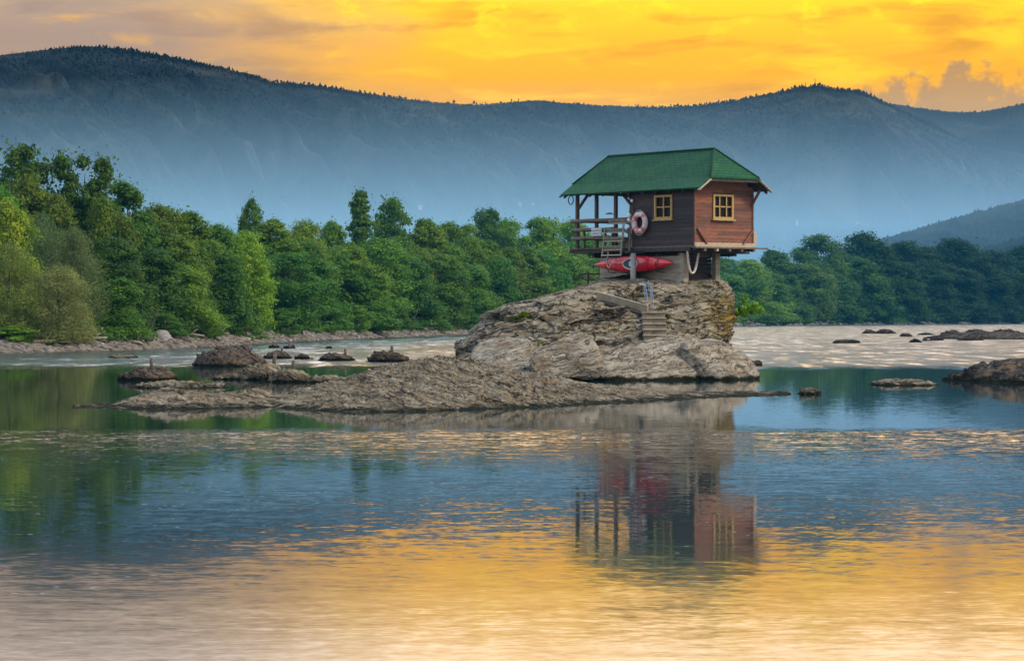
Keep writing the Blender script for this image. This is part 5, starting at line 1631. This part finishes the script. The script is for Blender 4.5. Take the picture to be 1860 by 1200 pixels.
# ------------------------------------------------------------------ hut, far village houses, masts
def house(name, label, px, py, Y, w_, h, roofm, wallm, cat='house', rz=.4, group=None, zbase=None):
    z = wz(py, Y) if zbase is None else zbase
    t = empty(name, (wx(px, Y), Y, z), rz); tag(t, label, cat, group)
    d = w_ * .75
    w_ *= 1.0
    MB().box((0, 0, h / 2 - 1.5), (w_, d, h + 3)).build('wall', wallm, t)
    e = w_ * .06
    MB().add([(-w_ / 2 - e, -d / 2 - e, h), (w_ / 2 + e, -d / 2 - e, h), (w_ / 2 + e, d / 2 + e, h), (-w_ / 2 - e, d / 2 + e, h), (-w_ / 2 - e, 0, h + d * .42), (w_ / 2 + e, 0, h + d * .42)],
             [(0, 1, 5, 4), (2, 3, 4, 5), (0, 4, 3), (1, 2, 5), (3, 2, 1, 0)]).build('roof', roofm, t)
    m_ = MB()
    for x in (-w_ * .28, w_ * .05, w_ * .3):
        m_.box((x, -d / 2 - .02, h * .55), (w_ * .12, .06, h * .35))
    m_.build('window', M['glass'], t)
    return t
Yh = shore(968) + 22
house('small_hut', 'small dark hut with a gabled roof under the trees beyond the boulder', 975, 560, Yh, 3.4, 2.6, M['hut_roof'], M['underside'], 'hut', .9, zbase=1.2)
mount = [o for o in COL.objects if o.name.startswith('mountain')][0]
mverts = np.empty(len(mount.data.vertices) * 3, np.float32); mount.data.vertices.foreach_get('co', mverts); mverts = mverts.reshape(-1, 3)
mpx = 930 + mverts[:, 0] / mverts[:, 1] * F; mpy = HOR - (mverts[:, 2] - CAMZ) / mverts[:, 1] * F
for px, py, w_, lab in ((348, 258, 11, 'lone white house high on the left slope of the mountain'), (762, 378, 15, 'white far house above the trees, right of the open crowned tree'), (833, 399, 15, 'pale far house just above the dark topped tree by the boulder'),
                        (945, 373, 13, 'white speck of a far house on the slope left of the cabin'), (968, 374, 11, 'second white far house close left of the cabin roof'), (1446, 409, 15, 'white far house on the slope right of the cabin'),
                        (1556, 408, 13, 'white far house above the pyramid shaped tree'), (1674, 412, 11, 'far house where the blue hill meets the mountain')):
    k = np.argmin((mpx - px) ** 2 + (mpy - py) ** 2)
    p = mverts[k]
    w_ *= .30; t = house('far_house', lab, 0, 0, 1, w_, w_ * .45, M['house_roof'], M['house_white'], 'house', .3 + (px % 7) * .1, 'scattered houses on the far slope', zbase=0)
    t.location = (p[0], p[1] - 6, p[2] + 1)
for px, hgt, lab in ((1461, 9, 'shorter lattice mast on the mountain top'), (1479, 13, 'taller lattice mast on the mountain top')):
    sel = np.abs(mpx - px) < 3
    k = np.where(sel)[0][np.argmax((-mpy)[sel])]; p = mverts[k]
    t = empty('antenna_mast', (p[0], p[1], p[2] - 1)); tag(t, lab, 'mast', 'masts on the mountain')
    m_ = MB()
    for (x, y) in ((-.6, -.5), (.6, -.5), (0, .6)):
        m_.bar((x, y, 0), (x * .3, y * .3, hgt), .22, .22)
    for j in range(int(hgt / 2)):
        m_.bar((-.6 + j * .06, -.5, j * 2), (.6 - j * .06, -.5, j * 2 + 2), .12, .12)
    m_.build('tower', M['black_metal'], t)
    MB().box((0, -.2, hgt * .8), (1.4, .8, 1.2)).box((0, -.2, hgt * .55), (1.2, .8, .8)).build('antenna', M['black_metal'], t)

# ------------------------------------------------------------------ air
def volume_box(name, lo, hi, density, color, label, cat, aniso=0.0):
    m = bpy.data.materials.new(name); m.use_nodes = True
    t = NT(m.node_tree)
    v = t.n('ShaderNodeVolumePrincipled'); o = t.n('ShaderNodeOutputMaterial')
    v.inputs['Color'].default_value = (*color, 1); v.inputs['Density'].default_value = density
    v.inputs['Anisotropy'].default_value = aniso
    t.t.links.new(v.outputs[0], o.inputs['Volume'])
    c = [(a + b) / 2 for a, b in zip(lo, hi)]; s = [b - a for a, b in zip(lo, hi)]
    ob = MB().box((0, 0, 0), s).build(name, m); ob.location = c
    return tag(ob, label, cat, kind='stuff')
HAZE_D, HAZE_C = 0.6e-5, (.02, .16, .42)
MIST_D, MIST_C = 5.4e-4, (.46, .77, 1.0)
volume_box('haze', (-3400, -120, -4.5), (3400, 9000, 860), HAZE_D, HAZE_C, 'thin blue evening haze filling the valley', 'haze')
volume_box('valley_mist', (-2600, 1325, .5), (2600, 4700, 118), MIST_D, MIST_C, 'pale mist lying low along the foot of the mountain', 'mist', -.25)
volume_box('river_mist', (-3000, -110, -4.2), (3000, 4800, 42), 0.7e-4, (.05, .50, .95), 'thin bluish vapour over the river and the woods', 'mist', -.1)
